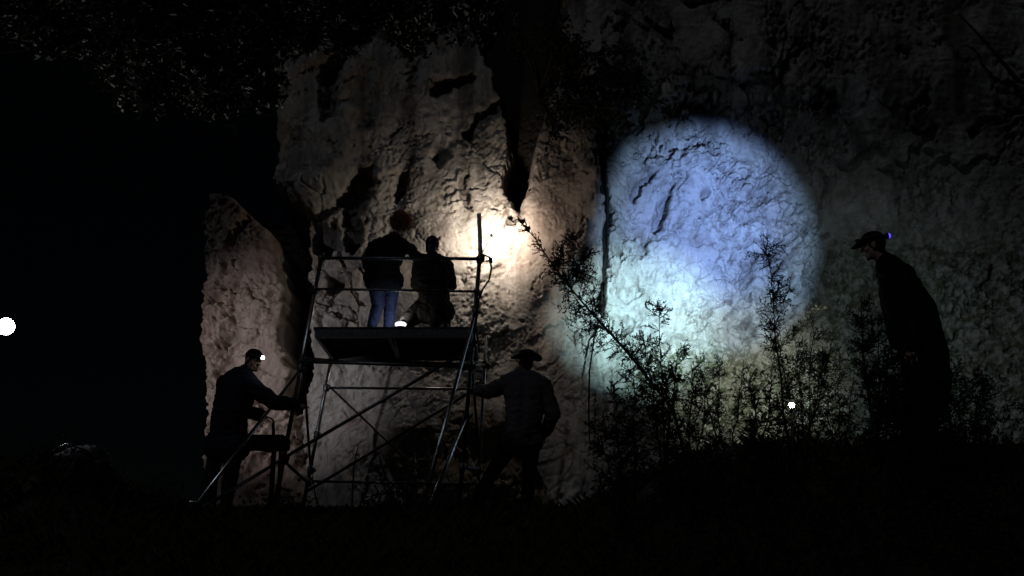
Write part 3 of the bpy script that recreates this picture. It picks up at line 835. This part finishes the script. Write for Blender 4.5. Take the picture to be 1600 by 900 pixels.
# --- man on the deck bending over (ginger curls, jeans)
Y2 = 13.72
def J2():
    J = dict(head=at(627, 352, Y2 + .05), neck=at(613, 374, Y2), shL=at(583, 385, Y2 - .08), shR=at(640, 388, Y2 + .04),
             elL=at(574, 415, Y2 + .12), wrL=at(585, 437, Y2 + .30), elR=at(652, 403, Y2 - .10), wrR=at(672, 404, Y2 - .17),
             hipL=at(587, 437, Y2 - .02), hipR=at(614, 437, Y2 + .03),
             knL=at(590, 478, Y2 + .06), knR=at(610, 478, Y2 + .12), bow=.04)
    for q, px, dy in (('L', 580, .0), ('R', 606, .08)):
        p = at(px, 515, Y2 + dy); p.z = Z_TOP + .085; J['an' + q] = p; J['toe' + q] = p + V3((.02, .16, -.05))
    J['pnR'] = V3((0, .2, -1))
    hipc = (J['hipL'] + J['hipR']) / 2
    J['jacket_extra'] = [(J['hipL'] + V3((-.06, 0, .12)), J['hipL'] + V3((-.10, -.02, .02)), .07, .05)]
    return J
J = J2()
base2 = V3((J['anL'].x, Y2, Z_TOP))
person('person with ginger curls and blue jeans leaning over on the scaffold deck', base2, J, (.45, .85, -.28), (.25, -.1, 1), (.25, .95, -.1),
       'jacket_black', 'jeans', hair='curly', hem=.02, curl=(.6, .35))

# --- person kneeling on the deck
Y3 = 13.66
J = dict(head=at(676, 384, Y3 + .02), neck=at(677, 404, Y3), shL=at(655, 414, Y3), shR=at(698, 414, Y3 + .02),
         elL=at(650, 445, Y3 + .1), wrL=at(656, 452, Y3 + .34), elR=at(706, 445, Y3 + .06), wrR=at(702, 450, Y3 + .32),
         hipL=at(667, 484, Y3 - .02), hipR=at(692, 484, Y3 - .02), bow=.05)
for q, kx, ky, ax, ay in (('L', 634, .08, 628, -.17), ('R', 694, .30, 694, -.12)):
    k = at(kx, 505, Y3 + ky); k.z = Z_TOP + (.10 if q == 'L' else .075); J['kn' + q] = k
    a = at(ax, 510, Y3 + ay); a.z = Z_TOP + .075; J['an' + q] = a; J['toe' + q] = a + (V3((.02, -.11, -.045)) if q == 'R' else V3((-.0, -.09, -.04)))
J['knL'].x -= .05
J['sole'] = 'sole'; J['shoe_up'] = V3((0, 0, 1))
J['jacket_extra'] = [(at(668, 470, Y3 - .03), at(635, 500, Y3 - .02), .10, .07), (at(680, 450, Y3), at(684, 492, Y3 - .04), .16, .16)]
person('person with dark hair in a brown jacket kneeling on the scaffold deck', V3((J['hipL'].x, Y3, Z_TOP)), J, (.25, .95, -.1), (0, 0, 1), (.1, .98, 0),
       'jacket_brown', 'trousers', hair='straight', hem=.03, loose=.03)

lp_ = at(626, 509, SF + .11); lp_.z = Z_TOP
ln_root = empty('lantern', lp_, 'small white lantern glowing on the scaffold deck between the two people', 'lantern')
mb = MB(); lathe(mb, lp_, (0, 0, 1), [(0, .06), (.005, .062), (.018, .062), (.022, .056)], 16); mb.build('lantern_base', M['black'], ln_root)
mb = MB(); lathe(mb, lp_ + V3((0, 0, .023)), (0, 0, 1), [(0, .052), (.015, .066), (.035, .07), (.05, .056), (.058, .03), (.061, .001)], 16); mb.build('diffuser', emis('lantern_glow', (.9, .95, 1.0), 1.6), ln_root)
light('lantern_light', 'POINT', lp_ + V3((-.03, .14, .16)), 1.6, (.80, .88, 1.0), ln_root, radius=.03)

# --- man at the left foot of the tower, headlamp on, reaching right
Y1 = 12.55
J = dict(head=at(396, 563, Y1 - .02), neck=at(379, 584, Y1), shL=at(392, 603, Y1 - .10), shR=at(352, 600, Y1 + .05),
         elL=at(428, 628, Y1 - .12), wrL=at(462, 632, Y1 - .02), elR=at(372, 640, Y1 + .22), wrR=at(410, 650, Y1 + .30),
         hipL=at(368, 690, Y1 - .03), hipR=at(343, 690, Y1 + .05), knL=at(362, 742, Y1 - .05), knR=at(330, 742, Y1 + .06), bow=.03)
for q, px, dy in (('L', 352, -.05), ('R', 319, .10)):
    p = at(px, 795, Y1 + dy); p.z = gz(p.x, Y1 + dy) + .085; J['an' + q] = p; J['toe' + q] = p + V3((.16, -.03, -.05))
J['pnL'] = V3((0, .3, -1))
f1 = V3((.72, -.62, -.22))
r1, (s1, f1n, u1) = person('person in navy jacket with lit headlamp reaching towards the left scaffold leg', V3((J['anL'].x, Y1, gz(J['anL'].x, Y1))), J, f1, (.15, 0, 1), (.8, .55, -.1),
       'jacket_navy', 'trousers', hat='beanie', hair='short', hem=.06, loose=.055, curl=(.35, .6))
lamp_white = emis('white_led', (.85, .97, 1.0), 40)
hl1, p1 = headlamp('small white headlamp shining on the head of the person left of the scaffold', J['head'], s1, f1n, u1, lamp_white)
light('headlamp_beam', 'SPOT', p1 + f1n * .035, 14.0, (.8, .95, 1.0), hl1, p1 + f1n * 3 + V3((.6, .2, -.35)), 35, .9, .012)

# --- person in a brimmed hat right of the tower, holding the right upright
Y4 = 12.55
grip = up('fr', 612)
J = dict(head=at(822, 566, Y4), neck=at(818, 588, Y4), shL=at(791, 600, Y4 + .02), shR=at(849, 602, Y4 - .02),
         elL=at(764, 612, Y4 + .28), wrL=grip + V3((.085, -.10, .0)), elR=at(864, 648, Y4 - .04), wrR=at(852, 676, Y4 + .12),
         hipL=at(800, 690, Y4 + .02), hipR=at(830, 690, Y4 - .02), knL=at(768, 740, Y4 + .10), knR=at(827, 746, Y4), bow=.05)
for q, px, dy in (('L', 737, .14), ('R', 822, .0)):
    p = at(px, 798, Y4 + dy); p.z = gz(p.x, Y4 + dy) + .085; J['an' + q] = p; J['toe' + q] = p + V3((-.10, .13, -.05))
J['pnL'] = V3((-1, .3, 0))
person('person in a brimmed hat and grey shirt holding the right leg of the scaffold', V3((J['anR'].x, Y4, gz(J['anR'].x, Y4))), J, (-.25, .95, -.1), (.05, 0, 1), (-.3, .95, -.1),
       'shirt_grey', 'trousers', hat='brim', hair='short', hem=.0, loose=.05, curl=(.9, .5), handdir=((grip - J['wrL'] + V3((0, .06, 0))), None))

# --- tall dark figure at the right, headlamp beam on the wall
Y5 = 9.7
J = dict(head=at(1364, 384, Y5), neck=at(1384, 409, Y5), shL=at(1386, 428, Y5 + .20), shR=at(1414, 432, Y5 - .14),
         elL=at(1392, 490, Y5 + .26), wrL=at(1400, 535, Y5 + .30), elR=at(1440, 492, Y5 - .2), wrR=at(1424, 545, Y5 - .22),
         hipL=at(1436, 565, Y5 + .08), hipR=at(1452, 566, Y5 - .08), knL=at(1428, 645, Y5 + .1), knR=at(1452, 648, Y5 - .06), bow=.03)
for q, px, dy in (('L', 1432, .12), ('R', 1458, -.06)):
    p = at(px, 725, Y5 + dy); p.z = gz(p.x, Y5 + dy) + .085; J['an' + q] = p; J['toe' + q] = p + V3((-.14, .08, -.05))
J['jacket_extra'] = [(at(1404, 446, Y5), at(1424, 486, Y5), .165, .205), (at(1424, 486, Y5), at(1444, 556, Y5), .205, .20), (at(1444, 556, Y5), at(1450, 615, Y5), .20, .185)]
beam_aim = at(1098, 390, 15.6)
f5 = (V3((-.92, .32, -.12)))
r5, (s5, f5n, u5) = person('tall person in dark coat and cap with blue light at back of head', V3((J['anL'].x, Y5, gz(J['anL'].x, Y5))), J, f5, (-.12, 0, 1), (-.85, .5, -.2),
       'coat_dark', 'trousers', hat='cap', hair='short', hem=.10, loose=.04)
hl5, p5 = headlamp('headlamp with a blue rear light worn over the cap of the tall figure at right', J['head'], s5, f5n, u5, lamp_white, emis('blue_led', (.10, .05, 1.0), 1.6), lift=.06,
                   face_dir=(beam_aim - J['head']))
bd = (beam_aim - p5).normalized(); bo = p5 + bd * .05
light('headlamp_beam', 'SPOT', bo, BEAM_P['disc'], (.35, .60, 1.0), hl5, beam_aim, 16.6, .40, .012)
light('headlamp_beam', 'SPOT', bo, BEAM_P['core'], (.20, .33, 1.0), hl5, at(1110, 350, 15.6), 13.5, 1.0, .012)
light('headlamp_beam', 'SPOT', bo, BEAM_P['spill'], (.56, .92, 1.0), hl5, at(1012, 500, 15.4), 12.8, 1.0, .012)
light('headlamp_beam', 'SPOT', bo, BEAM_P['low'], (.85, .98, .80), hl5, at(1165, 590, 15.2), 16, 1.0, .012)
light('headlamp_beam', 'SPOT', bo, BEAM_P['wide'], (.66, .95, 1.0), hl5, at(1310, 580, 15.4), 33, 1.0, .012)

# ================================================================== other lamps
# flood lamp at the left edge
fp = at(9, 510, 11.0)
fl_root = empty('flood_lamp', (fp.x, fp.y, gz(fp.x, fp.y)), 'big dazzling white lamp glaring at the left edge of the dark', 'lamp')
to_cam = (-fp).normalized()
mb = MB(); lathe(mb, fp - to_cam * .07, to_cam, [(0, .03), (.01, .05), (.05, .085), (.075, .092), (.08, .086)], 20); mb.build('lamp_housing', M['black'], fl_root)
mb = MB(); lathe(mb, fp + to_cam * .006, to_cam, [(0, .082), (.006, .082), (.018, .06), (.024, .03), (.026, .001)], 20); mb.build('lens', emis('flood_led', (.86, .88, 1.0), 60), fl_root)
gzz = gz(fp.x, fp.y)
sx = fp.x - .3
MB().tube([fp - to_cam * .05 - V3((.05, 0, .0)), V3((sx, fp.y + .05, fp.z)), V3((sx, fp.y + .05, gzz + .5)), V3((sx, fp.y + .05, gzz + .35))], .012, 8).build('stand_pole', M['black'], fl_root)
for k in range(3):
    a_ = k * 2.094 + .4
    ex, ey = sx + .26 * math.cos(a_), fp.y + .05 + .26 * math.sin(a_)
    MB().tube([V3((sx, fp.y + .05, gzz + .5)), V3((ex, ey, gz(ex, ey) + .01))], .010, 6).build('stand_leg', M['black'], fl_root)
light('flood_beam', 'SPOT', fp + V3((.12, .0, .02)), 420, (.93, .92, 1.0), fl_root, at(375, 560, 14.8), 22, 1.0, .08)
light('flood_beam', 'SPOT', fp + to_cam * .05, 520, (.9, .9, 1.0), fl_root, at(300, 40, 8.2), 30, .8, .08)

# torch standing in the bushes
tp = at(1237, 633, 8.9)
tg = gz(tp.x, tp.y)
t_root = empty('torch', (tp.x, tp.y, tg), 'small lit torch shining out of the thorn bushes', 'torch')
td = (-tp).normalized()
mb = MB(); lathe(mb, tp - td * .13, td, [(0, .014), (.005, .016), (.085, .016), (.10, .025), (.125, .026), (.128, .022)], 14); mb.build('torch_barrel', M['black'], t_root)
mb = MB(); lathe(mb, tp, td, [(0, .021), (.004, .021), (.012, .012), (.014, .001)], 14); mb.build('lens', emis('torch_led', (1, .95, .82), 60), t_root)
MB().tube([tp - td * .07 - V3((0, 0, .014)), V3((tp.x, tp.y + .07, tg - .03))], [.012, .016], 7).build('stake', M['bark'], t_root)

# ================================================================== plants
class Wood:
    """collects tapered branch segments and little leaves"""
    def __init__(s, seed): s.R = random.Random(seed); s.w = MB(); s.lv = []; s.tips = []
    def branch(s, pts, r0, r1, n=4):
        k = len(pts); s.w.tube(pts, [r0 + (r1 - r0) * i / (k - 1) for i in range(k)], n, False)
    def rdir(s, d, spread):
        R = s.R; v_ = V3((R.gauss(0, 1), R.gauss(0, 1), R.gauss(0, 1))).normalized()
        return (d.normalized() + v_ * spread).normalized()
    def path(s, p, d, L, seg=5, wob=.25, lift=.0):
        pts = [p]; d = d.normalized()
        for i in range(seg):
            d = (s.rdir(d, wob) + V3((0, 0, lift))).normalized(); pts.append(pts[-1] + d * L / seg)
        return pts
    def leaf(s, p, d, L, W):
        R = s.R; d = d.normalized(); sd = d.cross(V3((R.gauss(0, 1), R.gauss(0, 1), R.gauss(0, 1)))).normalized()
        s.lv.append((p, p + d * L * .5 + sd * W, p + d * L, p + d * L * .5 - sd * W))
    def leaf_mesh(s, name):
        v_ = np.array([[tuple(q) for q in l] for l in s.lv]).reshape(-1, 3)
        f = np.arange(len(v_)).reshape(-1, 4)
        me = bpy.data.meshes.new(name); me.from_pydata(v_.tolist(), [], f.tolist()); me.update(); return me

def thorny(wd, pts, r, L, density, leafy=.5, depth=2, spine=.03, out=None):
    """twigs and spines along a stem"""
    R = wd.R
    for i in range(len(pts) - 1):
        a, b = pts[i], pts[i + 1]; n = max(1, int((b - a).length * density))
        for k in range(int(n * 2.3)):
            t = R.random(); p = a.lerp(b, t); ax = (b - a).normalized()
            side = ax.cross(V3((R.gauss(0, 1), R.gauss(0, 1), R.gauss(0, 1)))).normalized()
            d = (side + ax * (.3 + .5 * R.random()) + V3((0, 0, .15))).normalized()
            l = L * (.35 + .65 * R.random()) * (1.1 - .6 * (i + t) / len(pts))
            q = wd.path(p, d, l, 4, .28)
            wd.branch(q, max(.0032, r * .6), max(.0016, r * .25), 3)
            if depth > 1: thorny(wd, q, r * .5, L * .42, density * 1.5, leafy, depth - 1, spine)
            for j in range(int(3 + l * 60)):
                t2 = R.random() * (len(q) - 1.001); ii = int(t2); pp = q[ii].lerp(q[ii + 1], t2 - ii)
                sd = wd.rdir(q[ii + 1] - q[ii], .9)
                if R.random() < leafy: wd.leaf(pp, sd, spine * (.5 + .5 * R.random()), spine * .22)
                else: wd.branch([pp, pp + sd * spine * (.6 + .6 * R.random())], r * .22, r * .05, 3)
def finish(wd, name, label, cat, base, wood_m, leaf_m, group=None, stem='stem', fol='foliage'):
    root = empty(name, base, label, cat, group)
    wd.w.build(stem, wood_m, root)
    if wd.lv:
        f = link(fol, wd.leaf_mesh(fol), leaf_m, root, smooth=False)
    return root
def gbase(px, Y, py=720):
    p = at(px, py, Y); p.z = gz(p.x, Y); return p

GB = 'thorn bushes in the right foreground'
# long thorn branch leaning left across the wall
wd = Wood(3); Yb = 8.7
st = [gbase(1085, Yb), at(1052, 640, Yb), at(1018, 598, Yb), at(985, 556, Yb), at(955, 522, Yb - .02), at(925, 490, Yb), at(893, 452, Yb + .03), at(862, 412, Yb), at(836, 372, Yb), at(808, 342, Yb)]
wd.branch(st, .014, .0035, 5)
thorny(wd, st[4:8], .006, .30, 26, .45, 2, .028)
thorny(wd, st[7:], .004, .12, 40, .7, 1, .03)
thorny(wd, st[1:5], .006, .34, 20, .45, 2, .026)
for (x, y) in ((800, 345), (826, 362), (818, 350)):
    for k in range(14): wd.leaf(at(x, y, Yb), wd.rdir(V3((-.3, 0, .7)), .6), .05, .012)
sub = [st[4], at(925, 505, Yb), at(895, 520, Yb)]; wd.branch(sub, .005, .002, 4); thorny(wd, sub, .004, .14, 45, .5, 1, .026)
sub = [st[6], at(905, 425, Yb), at(910, 395, Yb)]; wd.branch(sub, .006, .002, 4); thorny(wd, sub, .004, .22, 35, .5, 2, .026)
sub = [st[7], at(880, 400, Yb), at(893, 372, Yb)]; wd.branch(sub, .005, .002, 4); thorny(wd, sub, .004, .18, 35, .5, 2, .024)
finish(wd, 'thorn_bush', 'long thorny branch leaning left across the lit cliff beside the hanging vine', 'bush', st[0], M['twig'], M['thorn'], GB)

def upright_bush(seed, px, top, Y, label, L=.3, dens=22, leafy=.5, spread=0, stems=1, depth=2, basepy=720, r=.010):
    wd = Wood(seed); b = gbase(px, Y, basepy); R = wd.R
    for k in range(stems):
        tx, ty = top[k % len(top)]
        t = at(tx, ty, Y + R.uniform(-.15, .15)); n = 7
        b0 = b + V3((R.uniform(-.06, .06), R.uniform(-.06, .06), 0))
        pts = [b0.lerp(t, i / n) + V3((R.gauss(0, .012), R.gauss(0, .02), 0)) * (1 if 0 < i < n else 0) for i in range(n + 1)]
        wd.branch(pts, r, r * .25, 5)
        thorny(wd, pts[1:], r * .5, L, dens, leafy, depth, .024)
    return finish(wd, 'thorn_bush', label, 'bush', b, M['twig'], M['thorn'], GB)
upright_bush(11, 1240, [(1192, 372)], 8.6, 'tall thorny sapling rising above the small torch in the lit disc', L=.36, dens=17)
upright_bush(12, 1255, [(1210, 505), (1270, 490), (1305, 505), (1285, 540), (1240, 520)], 11.0, 'dense thorn bush right of the small torch', L=.32, dens=16, stems=5)
upright_bush(13, 1365, [(1345, 478), (1372, 500), (1396, 520), (1410, 560), (1430, 600)], 8.8, 'leafy thorn bush in front of the tall figure at right', L=.26, dens=20, leafy=.8, stems=6)
upright_bush(14, 1035, [(1030, 480), (1005, 520), (1060, 545)], 8.5, 'small thorn bush below the brightest part of the torch disc', L=.24, dens=18, stems=3)
upright_bush(15, 1130, [(1125, 560), (1095, 580), (1160, 575)], 11.3, 'low thorn bush between the leaning branch and the small torch', L=.24, dens=20, stems=3)
upright_bush(16, 975, [(960, 610), (990, 585), (935, 660)], 8.3, 'low leafy thorn bush at the foot of the leaning branch', L=.26, dens=20, leafy=.7, stems=3, basepy=770)
upright_bush(17, 1310, [(1310, 540), (1335, 570), (1285, 560)], 11.6, 'scrubby thorn bush low between torch and tall figure', L=.22, dens=20, leafy=.6, stems=3)
upright_bush(18, 1500, [(1470, 610), (1540, 590), (1570, 630), (1500, 600), (1440, 620)], 8.6, 'low dark bush right of the tall figure', L=.30, dens=18, leafy=.8, stems=7)

upright_bush(19, 1425, [(1400, 590), (1440, 600), (1470, 585), (1420, 560), (1455, 640)], 8.2, 'dense dark bush hiding the legs of the tall figure', L=.34, dens=24, leafy=.85, stems=8)
upright_bush(20, 1070, [(1040, 600), (1080, 570), (1100, 610), (1060, 560)], 8.2, 'dense bush where the leaning thorn branch rises', L=.30, dens=18, leafy=.5, stems=3, basepy=740)
upright_bush(21, 1190, [(1170, 590), (1205, 600), (1180, 620), (1225, 640)], 8.3, 'low dense bush just left of the small torch', L=.24, dens=20, leafy=.7, stems=4)
# leafy mass covering the mound (reads as one dark mass)
wd = Wood(31); R = wd.R
for i in range(5600):
    if i < 3100:
        x = R.uniform(.5, 6.2); Y = R.uniform(7.2, 9.3)
        if x < 1.2 and R.random() < .6: continue
        hgt = (.10 + .34 * R.random() ** 2) * (.45 + .55 * math.sin(x * 3.1 + Y * 2.2) ** 2)
    else:
        x = R.uniform(-4.6, 1.2); Y = R.uniform(10.3, 11.6)
        hgt = (.04 + .42 * R.random() ** 3) * (.15 + .85 * math.sin(x * 2.9 + Y) ** 4)
    z = gz(x, Y)
    p = V3((x, Y, z - .02)); d = V3((R.gauss(0, .35), R.gauss(0, .35), 1))
    pts = wd.path(p, d, hgt, 3, .3); wd.branch(pts, .003, .001, 3)
    for k in range(9):
        q = pts[R.randint(1, 3)]; wd.leaf(q, wd.rdir(V3((0, 0, .6)), 1.0), .035 + .03 * R.random(), .010)
root = MB()
me_w = wd.w.mesh('undergrowth'); me_l = wd.leaf_mesh('undergrowth')
bm = bmesh.new(); bm.from_mesh(me_w); bm.from_mesh(me_l); bm.to_mesh(me_w); bm.free(); bpy.data.meshes.remove(me_l)
ug = link('undergrowth', me_w, M['thorn'], smooth=False); tag(ug, 'dark tangled undergrowth covering the right foreground', 'undergrowth', kind='stuff')

# grass tufts over the slope
mb_v = []; R = random.Random(44)
for i in range(7000):
    x = R.uniform(-6.5, 3.5); Y = R.uniform(7.0, 13.0); z = gz(x, Y)
    if x > 1.0 and Y < 10: continue
    for k in range(5):
        a_ = R.random() * 6.28; L = .05 + .13 * R.random(); wdt = .004
        d = V3((math.cos(a_) * .5, math.sin(a_) * .5, 1)) * L; sd = V3((-math.sin(a_), math.cos(a_), 0)) * wdt
        p = V3((x + R.uniform(-.04, .04), Y + R.uniform(-.04, .04), z - .02))
        mb_v += [tuple(p - sd), tuple(p + sd), tuple(p + d * .6 + sd * .6), tuple(p + d + V3((math.cos(a_), math.sin(a_), -.3)) * L * .3)]
me = bpy.data.meshes.new('grass'); me.from_pydata(mb_v, [], [(i, i + 1, i + 2, i + 3) for i in range(0, len(mb_v), 4)]); me.update()
gr = link('grass', me, M['grass'], smooth=False); tag(gr, 'dry dark grass on the slope below the scaffold', 'grass', kind='stuff')

# saplings and a bush near the tower
GS = 'thin plants at the foot of the scaffold'
def sapling(seed, path, label, r=.012, L=.12, dens=12, leafy=.3):
    wd = Wood(seed); wd.branch(path, r, r * .4, 6); thorny(wd, path[1:], r * .4, L, dens, leafy, 1, .025)
    return finish(wd, 'sapling', label, 'sapling', path[0], M['twig'], M['thorn'], GS)
b = at(549, 815, 11.6); b.z = gz(b.x, 11.6); sapling(51, [b, at(551, 770, 11.6), at(553, 725, 11.6), at(560, 695, 11.6)], 'thin upright sapling in front of the middle of the scaffold')
b = at(512, 832, 11.4); b.z = gz(b.x, 11.4); sapling(52, [b, at(500, 800, 11.4), at(492, 770, 11.4), at(488, 742, 11.4)], 'thin stick-like sapling leaning left under the scaffold')
wd = Wood(53); R = wd.R; b = at(625, 815, 11.5); b.z = gz(b.x, 11.5)
for k in range(16):
    t = at(R.uniform(560, 690), R.uniform(700, 780), 11.5 + R.uniform(-.3, .3)); n = 5
    pts = [b.lerp(t, i / n) + V3((R.gauss(0, .02), R.gauss(0, .02), 0)) * (i > 0) for i in range(n + 1)]
    wd.branch(pts, .007, .002, 4); thorny(wd, pts[1:], .004, .2, 16, .9, 1, .035)
finish(wd, 'low_bush', 'low dark leafy bush between the right stabiliser and the sapling', 'bush', b, M['twig'], M['leaf_dark'])

# vine hanging down the wall
wd = Wood(61); R = wd.R
vp = []
for (x, y, off) in [(922, 120, .25), (930, 175, .2), (936, 235, .14), (942, 310, .1), (945, 390, .1), (943, 440, .1), (938, 492, .12), (928, 530, .16), (921, 580, .2), (920, 640, .22), (921, 690, .2)]:
    vp.append(at(x, y, wall_y(x, y) - off))
for i in range(len(vp) - 1): pass
rad = [.06, .055, .05, .045, .035, .03, .016, .012, .012, .011, .009]
wd.w.tube(vp, rad, 8, False)
w2 = [vp[1], vp[1] + V3((.05, -.04, -.3)), vp[3] + V3((.06, -.06, 0)), vp[4] + V3((.03, -.05, 0)), vp[5] + V3((-.05, -.05, 0))]
wd.w.tube(w2, [.03, .028, .022, .016, .006], 6, False)
for i in range(3, 6):
    thorny(wd, vp[i:i + 2], .006, .10, 14, .4, 1, .03)
finish(wd, 'hanging_vine', 'dark woody vine hanging down the cliff left of the lit disc', 'vine', vp[0], M['vine'], M['leaf_dark'])

# shrub rooted in the cleft, crown hanging above the vine
wd = Wood(62); R = wd.R
root_p = at(842, 150, wall_y(842, 150) - .05)
for (x, y) in [(905, 90), (950, 110), (1000, 130), (1040, 165), (985, 190), (930, 170), (890, 195), (900, 60), (965, 75), (870, 60), (1030, 120), (800, 40), (840, 30), (870, 215)]:
    t = at(x, y, 14.5 + R.uniform(-.35, .25)); pts = []
    for i in range(6): pts.append(root_p.lerp(t, i / 5) + V3((R.gauss(0, .05), R.gauss(0, .05), R.gauss(0, .05) + .1 * math.sin(i / 5 * 3.14))) * (1 if i > 0 else 0))
    wd.branch(pts, .035, .008, 5)
    for k in range(26):
        c0 = pts[-1].lerp(pts[3], R.random()); q = wd.path(c0, wd.rdir(V3((.4, -.2, -.1)), 1.2), .12 + .3 * R.random(), 4, .35)
        wd.branch(q, .006, .002, 3)
        for j in range(14):
            wd.leaf(q[R.randint(1, 4)], wd.rdir(V3((0, 0, -.3)), 1.), .05 + .04 * R.random(), .017)
finish(wd, 'cliff_shrub', 'dark leafy shrub growing from the black cleft above the vine', 'shrub', root_p, M['bark'], M['leaf_dark'], stem='trunk', fol='crown')

# evergreen tree overhanging from the left
wd = Wood(63); R = wd.R
tb = V3((-5.6, 7.6, gz(-5.6, 7.6))); crown_c = V3((-5.0, 7.8, 4.6))
tr = [tb, tb + V3((.05, 0, 1.2)), tb + V3((.25, .05, 2.4)), tb + V3((.5, .1, 3.6)), tb + V3((.7, .1, 4.8))]
wd.branch(tr, .2, .10, 10)
clusters = [(15, 25, 40), (45, 5, 45), (60, 20, 40), (90, 55, 38), (130, 20, 50), (160, 30, 45), (200, 25, 55), (175, 75, 40), (205, 120, 35), (185, 105, 30), (235, 130, 34), (250, 60, 55), (245, 140, 28), (290, 30, 55), (300, 75, 45),
            (318, 118, 36), (310, 152, 22), (345, 145, 30), (350, 110, 40), (340, 50, 55), (385, 75, 45), (395, 120, 32), (405, 140, 24), (410, 30, 50), (380, 10, 60), (450, 15, 45), (500, 20, 45), (560, 15, 40), (620, 12, 40), (680, 20, 40), (470, 60, 30), (540, 55, 25), (640, 55, 28), (740, 10, 40),
            (100, -40, 70), (250, -50, 80), (400, -60, 80), (560, -60, 70)]
for ci, (x, y, rr) in enumerate(clusters):
    Yc = 8.4 + R.uniform(-.6, .8); t = at(x, y, Yc); st_ = tr[3].lerp(tr[4], R.random())
    n = 6; pts = [st_.lerp(t, i / n) + V3((R.gauss(0, .06), R.gauss(0, .06), .25 * math.sin(i / n * math.pi))) * (1 if 0 < i else 0) for i in range(n + 1)]
    wd.branch(pts, .016, .005, 5)
    rm = rr * Yc / F
    for k in range(int(22 + rr * .8)):
        q0 = t + V3((R.gauss(0, rm * .55), R.gauss(0, rm * .6), R.gauss(0, rm * .45)))
        q = wd.path(q0, wd.rdir(V3((.2, -.2, -.2)), 1.2), .08 + .10 * R.random(), 3, .4); wd.branch([pts[-2].lerp(q0, .6), q0] + q[1:], .003, .001, 3)
        for j in range(13):
            wd.leaf(q[R.randint(0, 3)], wd.rdir(V3((0, -.3, -.2)), 1.), .045 + .035 * R.random(), .018)
finish(wd, 'evergreen_tree', 'evergreen tree overhanging from the upper left with small grey-green leaves', 'tree', tb, M['vine'], M['leaf'], stem='trunk', fol='crown')

# bare pale branch at upper right
wd = Wood(64); bp0 = at(1592, 128, wall_y(1590, 130) - .05)
pts = [bp0, at(1560, 90, 15.1), at(1530, 55, 15.0), at(1498, 22, 14.9)]
wd.branch(pts, .035, .012, 7); thorny(wd, pts[1:], .006, .15, 4, 0, 1, .05)
finish(wd, 'bare_branch', 'bare pale branch sticking out of the cliff at the upper right', 'branch', bp0, M['bark'], M['leaf'])

# ================================================================== things lying about
# folding table with a dark teal cloth beside the left leg of the tower
Yt = 12.95
a0, a1 = at(334, 680, Yt), at(441, 682, Yt); zt = a0.z
tg0 = gz(a0.x, Yt)
tb_root = empty('folding_table', ((a0.x + a1.x) / 2, Yt, tg0), 'low folding table under a dark teal cloth beside the left scaffold leg', 'table')
mb = MB(); mb.box(((a0.x + a1.x) / 2, Yt + .2, zt - .015), ((a1.x - a0.x) / 2, 0, 0), (0, .22, 0), (0, 0, .014)); mb.bevel_build('table_top', M['wood'], tb_root)
vs = []; fs = []; n = 26
for i in range(n):
    t = i / (n - 1); x = a0.x - .012 + (a1.x - a0.x + .024) * t
    for j, (dy, dz) in enumerate([(.435, -.12), (.432, .004), (-.022, .004), (-.034, -.02), (-.040, -.19 - .012 * math.sin(t * 17))]):
        vs.append(V3((x, Yt + dy + (.012 * math.sin(t * 23 + j) if j in (0, 4) else 0), zt + dz)))
for i in range(n - 1):
    for j in range(4): fs.append((i * 5 + j, i * 5 + j + 1, (i + 1) * 5 + j + 1, (i + 1) * 5 + j))
MB().add(vs, fs).build('cloth', M['teal'], tb_root)
for (x, dy) in ((a0.x + .05, .03), (a1.x - .085, .03), (a0.x + .05, .38), (a1.x - .085, .38)):
    MB().tube([V3((x, Yt + dy, zt - .03)), V3((x + .0, Yt + dy, gz(x, Yt + dy) - .01))], .022, 8).build('leg', M['black'], tb_root)
pt = empty('wooden_stake', (at(427, 700, 12.86).x, 12.86, gz(at(427, 700, 12.86).x, 12.86)), 'short dark stake upright behind the teal cloth by the left scaffold leg', 'stake')
MB().tube([V3((pt.location.x, 12.86, pt.location.z - .05)), at(428, 700, 12.86), at(427, 660, 12.86)], [.028, .024, .016], 7).build('shaft', M['bark'], pt)

# rucksack with a bent metal frame on the dark slope at left
Yr = 10.6; rb = at(118, 735, Yr); rb.z = gz(rb.x, Yr)
rk = empty('rucksack', rb, 'dark rucksack with a bent shiny metal rod lying on the left slope', 'rucksack')
rc = at(128, 722, Yr)
zc = max(rc.z - .02, rb.z + .12)
mb = MB(); mb.ellipsoid((rc.x, Yr, zc - .03), (.24, 0, .03), (0, .14, 0), (0, 0, .12)); mb.ellipsoid((rc.x + .12, Yr - .02, zc), (.11, 0, 0), (0, .1, 0), (0, 0, .09)); mb.cap((rc.x - .2, Yr, zc - .08), (rc.x + .18, Yr, zc - .1), .1, .11)
link('bag', mb.remesh('bag', .012, 4, .012, 9), M['nylon'], rk)
MB().tube([at(70, 716, Yr - .16), at(78, 708, Yr - .16), at(92, 700, Yr - .16), at(104, 693.5, Yr - .16), at(109, 694, Yr - .16), at(112, 700, Yr - .15), at(113, 712, Yr - .12)], .010, 8).build('metal_rod', M['steel'], rk)
mb = MB(); mb.tube([V3((rc.x - .05, Yr - .12, zc + .02)), V3((rc.x, Yr - .17, zc + .06)), V3((rc.x + .1, Yr - .16, zc + .02)), V3((rc.x + .13, Yr - .13, zc - .08))], .012, 6); mb.build('strap', M['nylon'], rk)
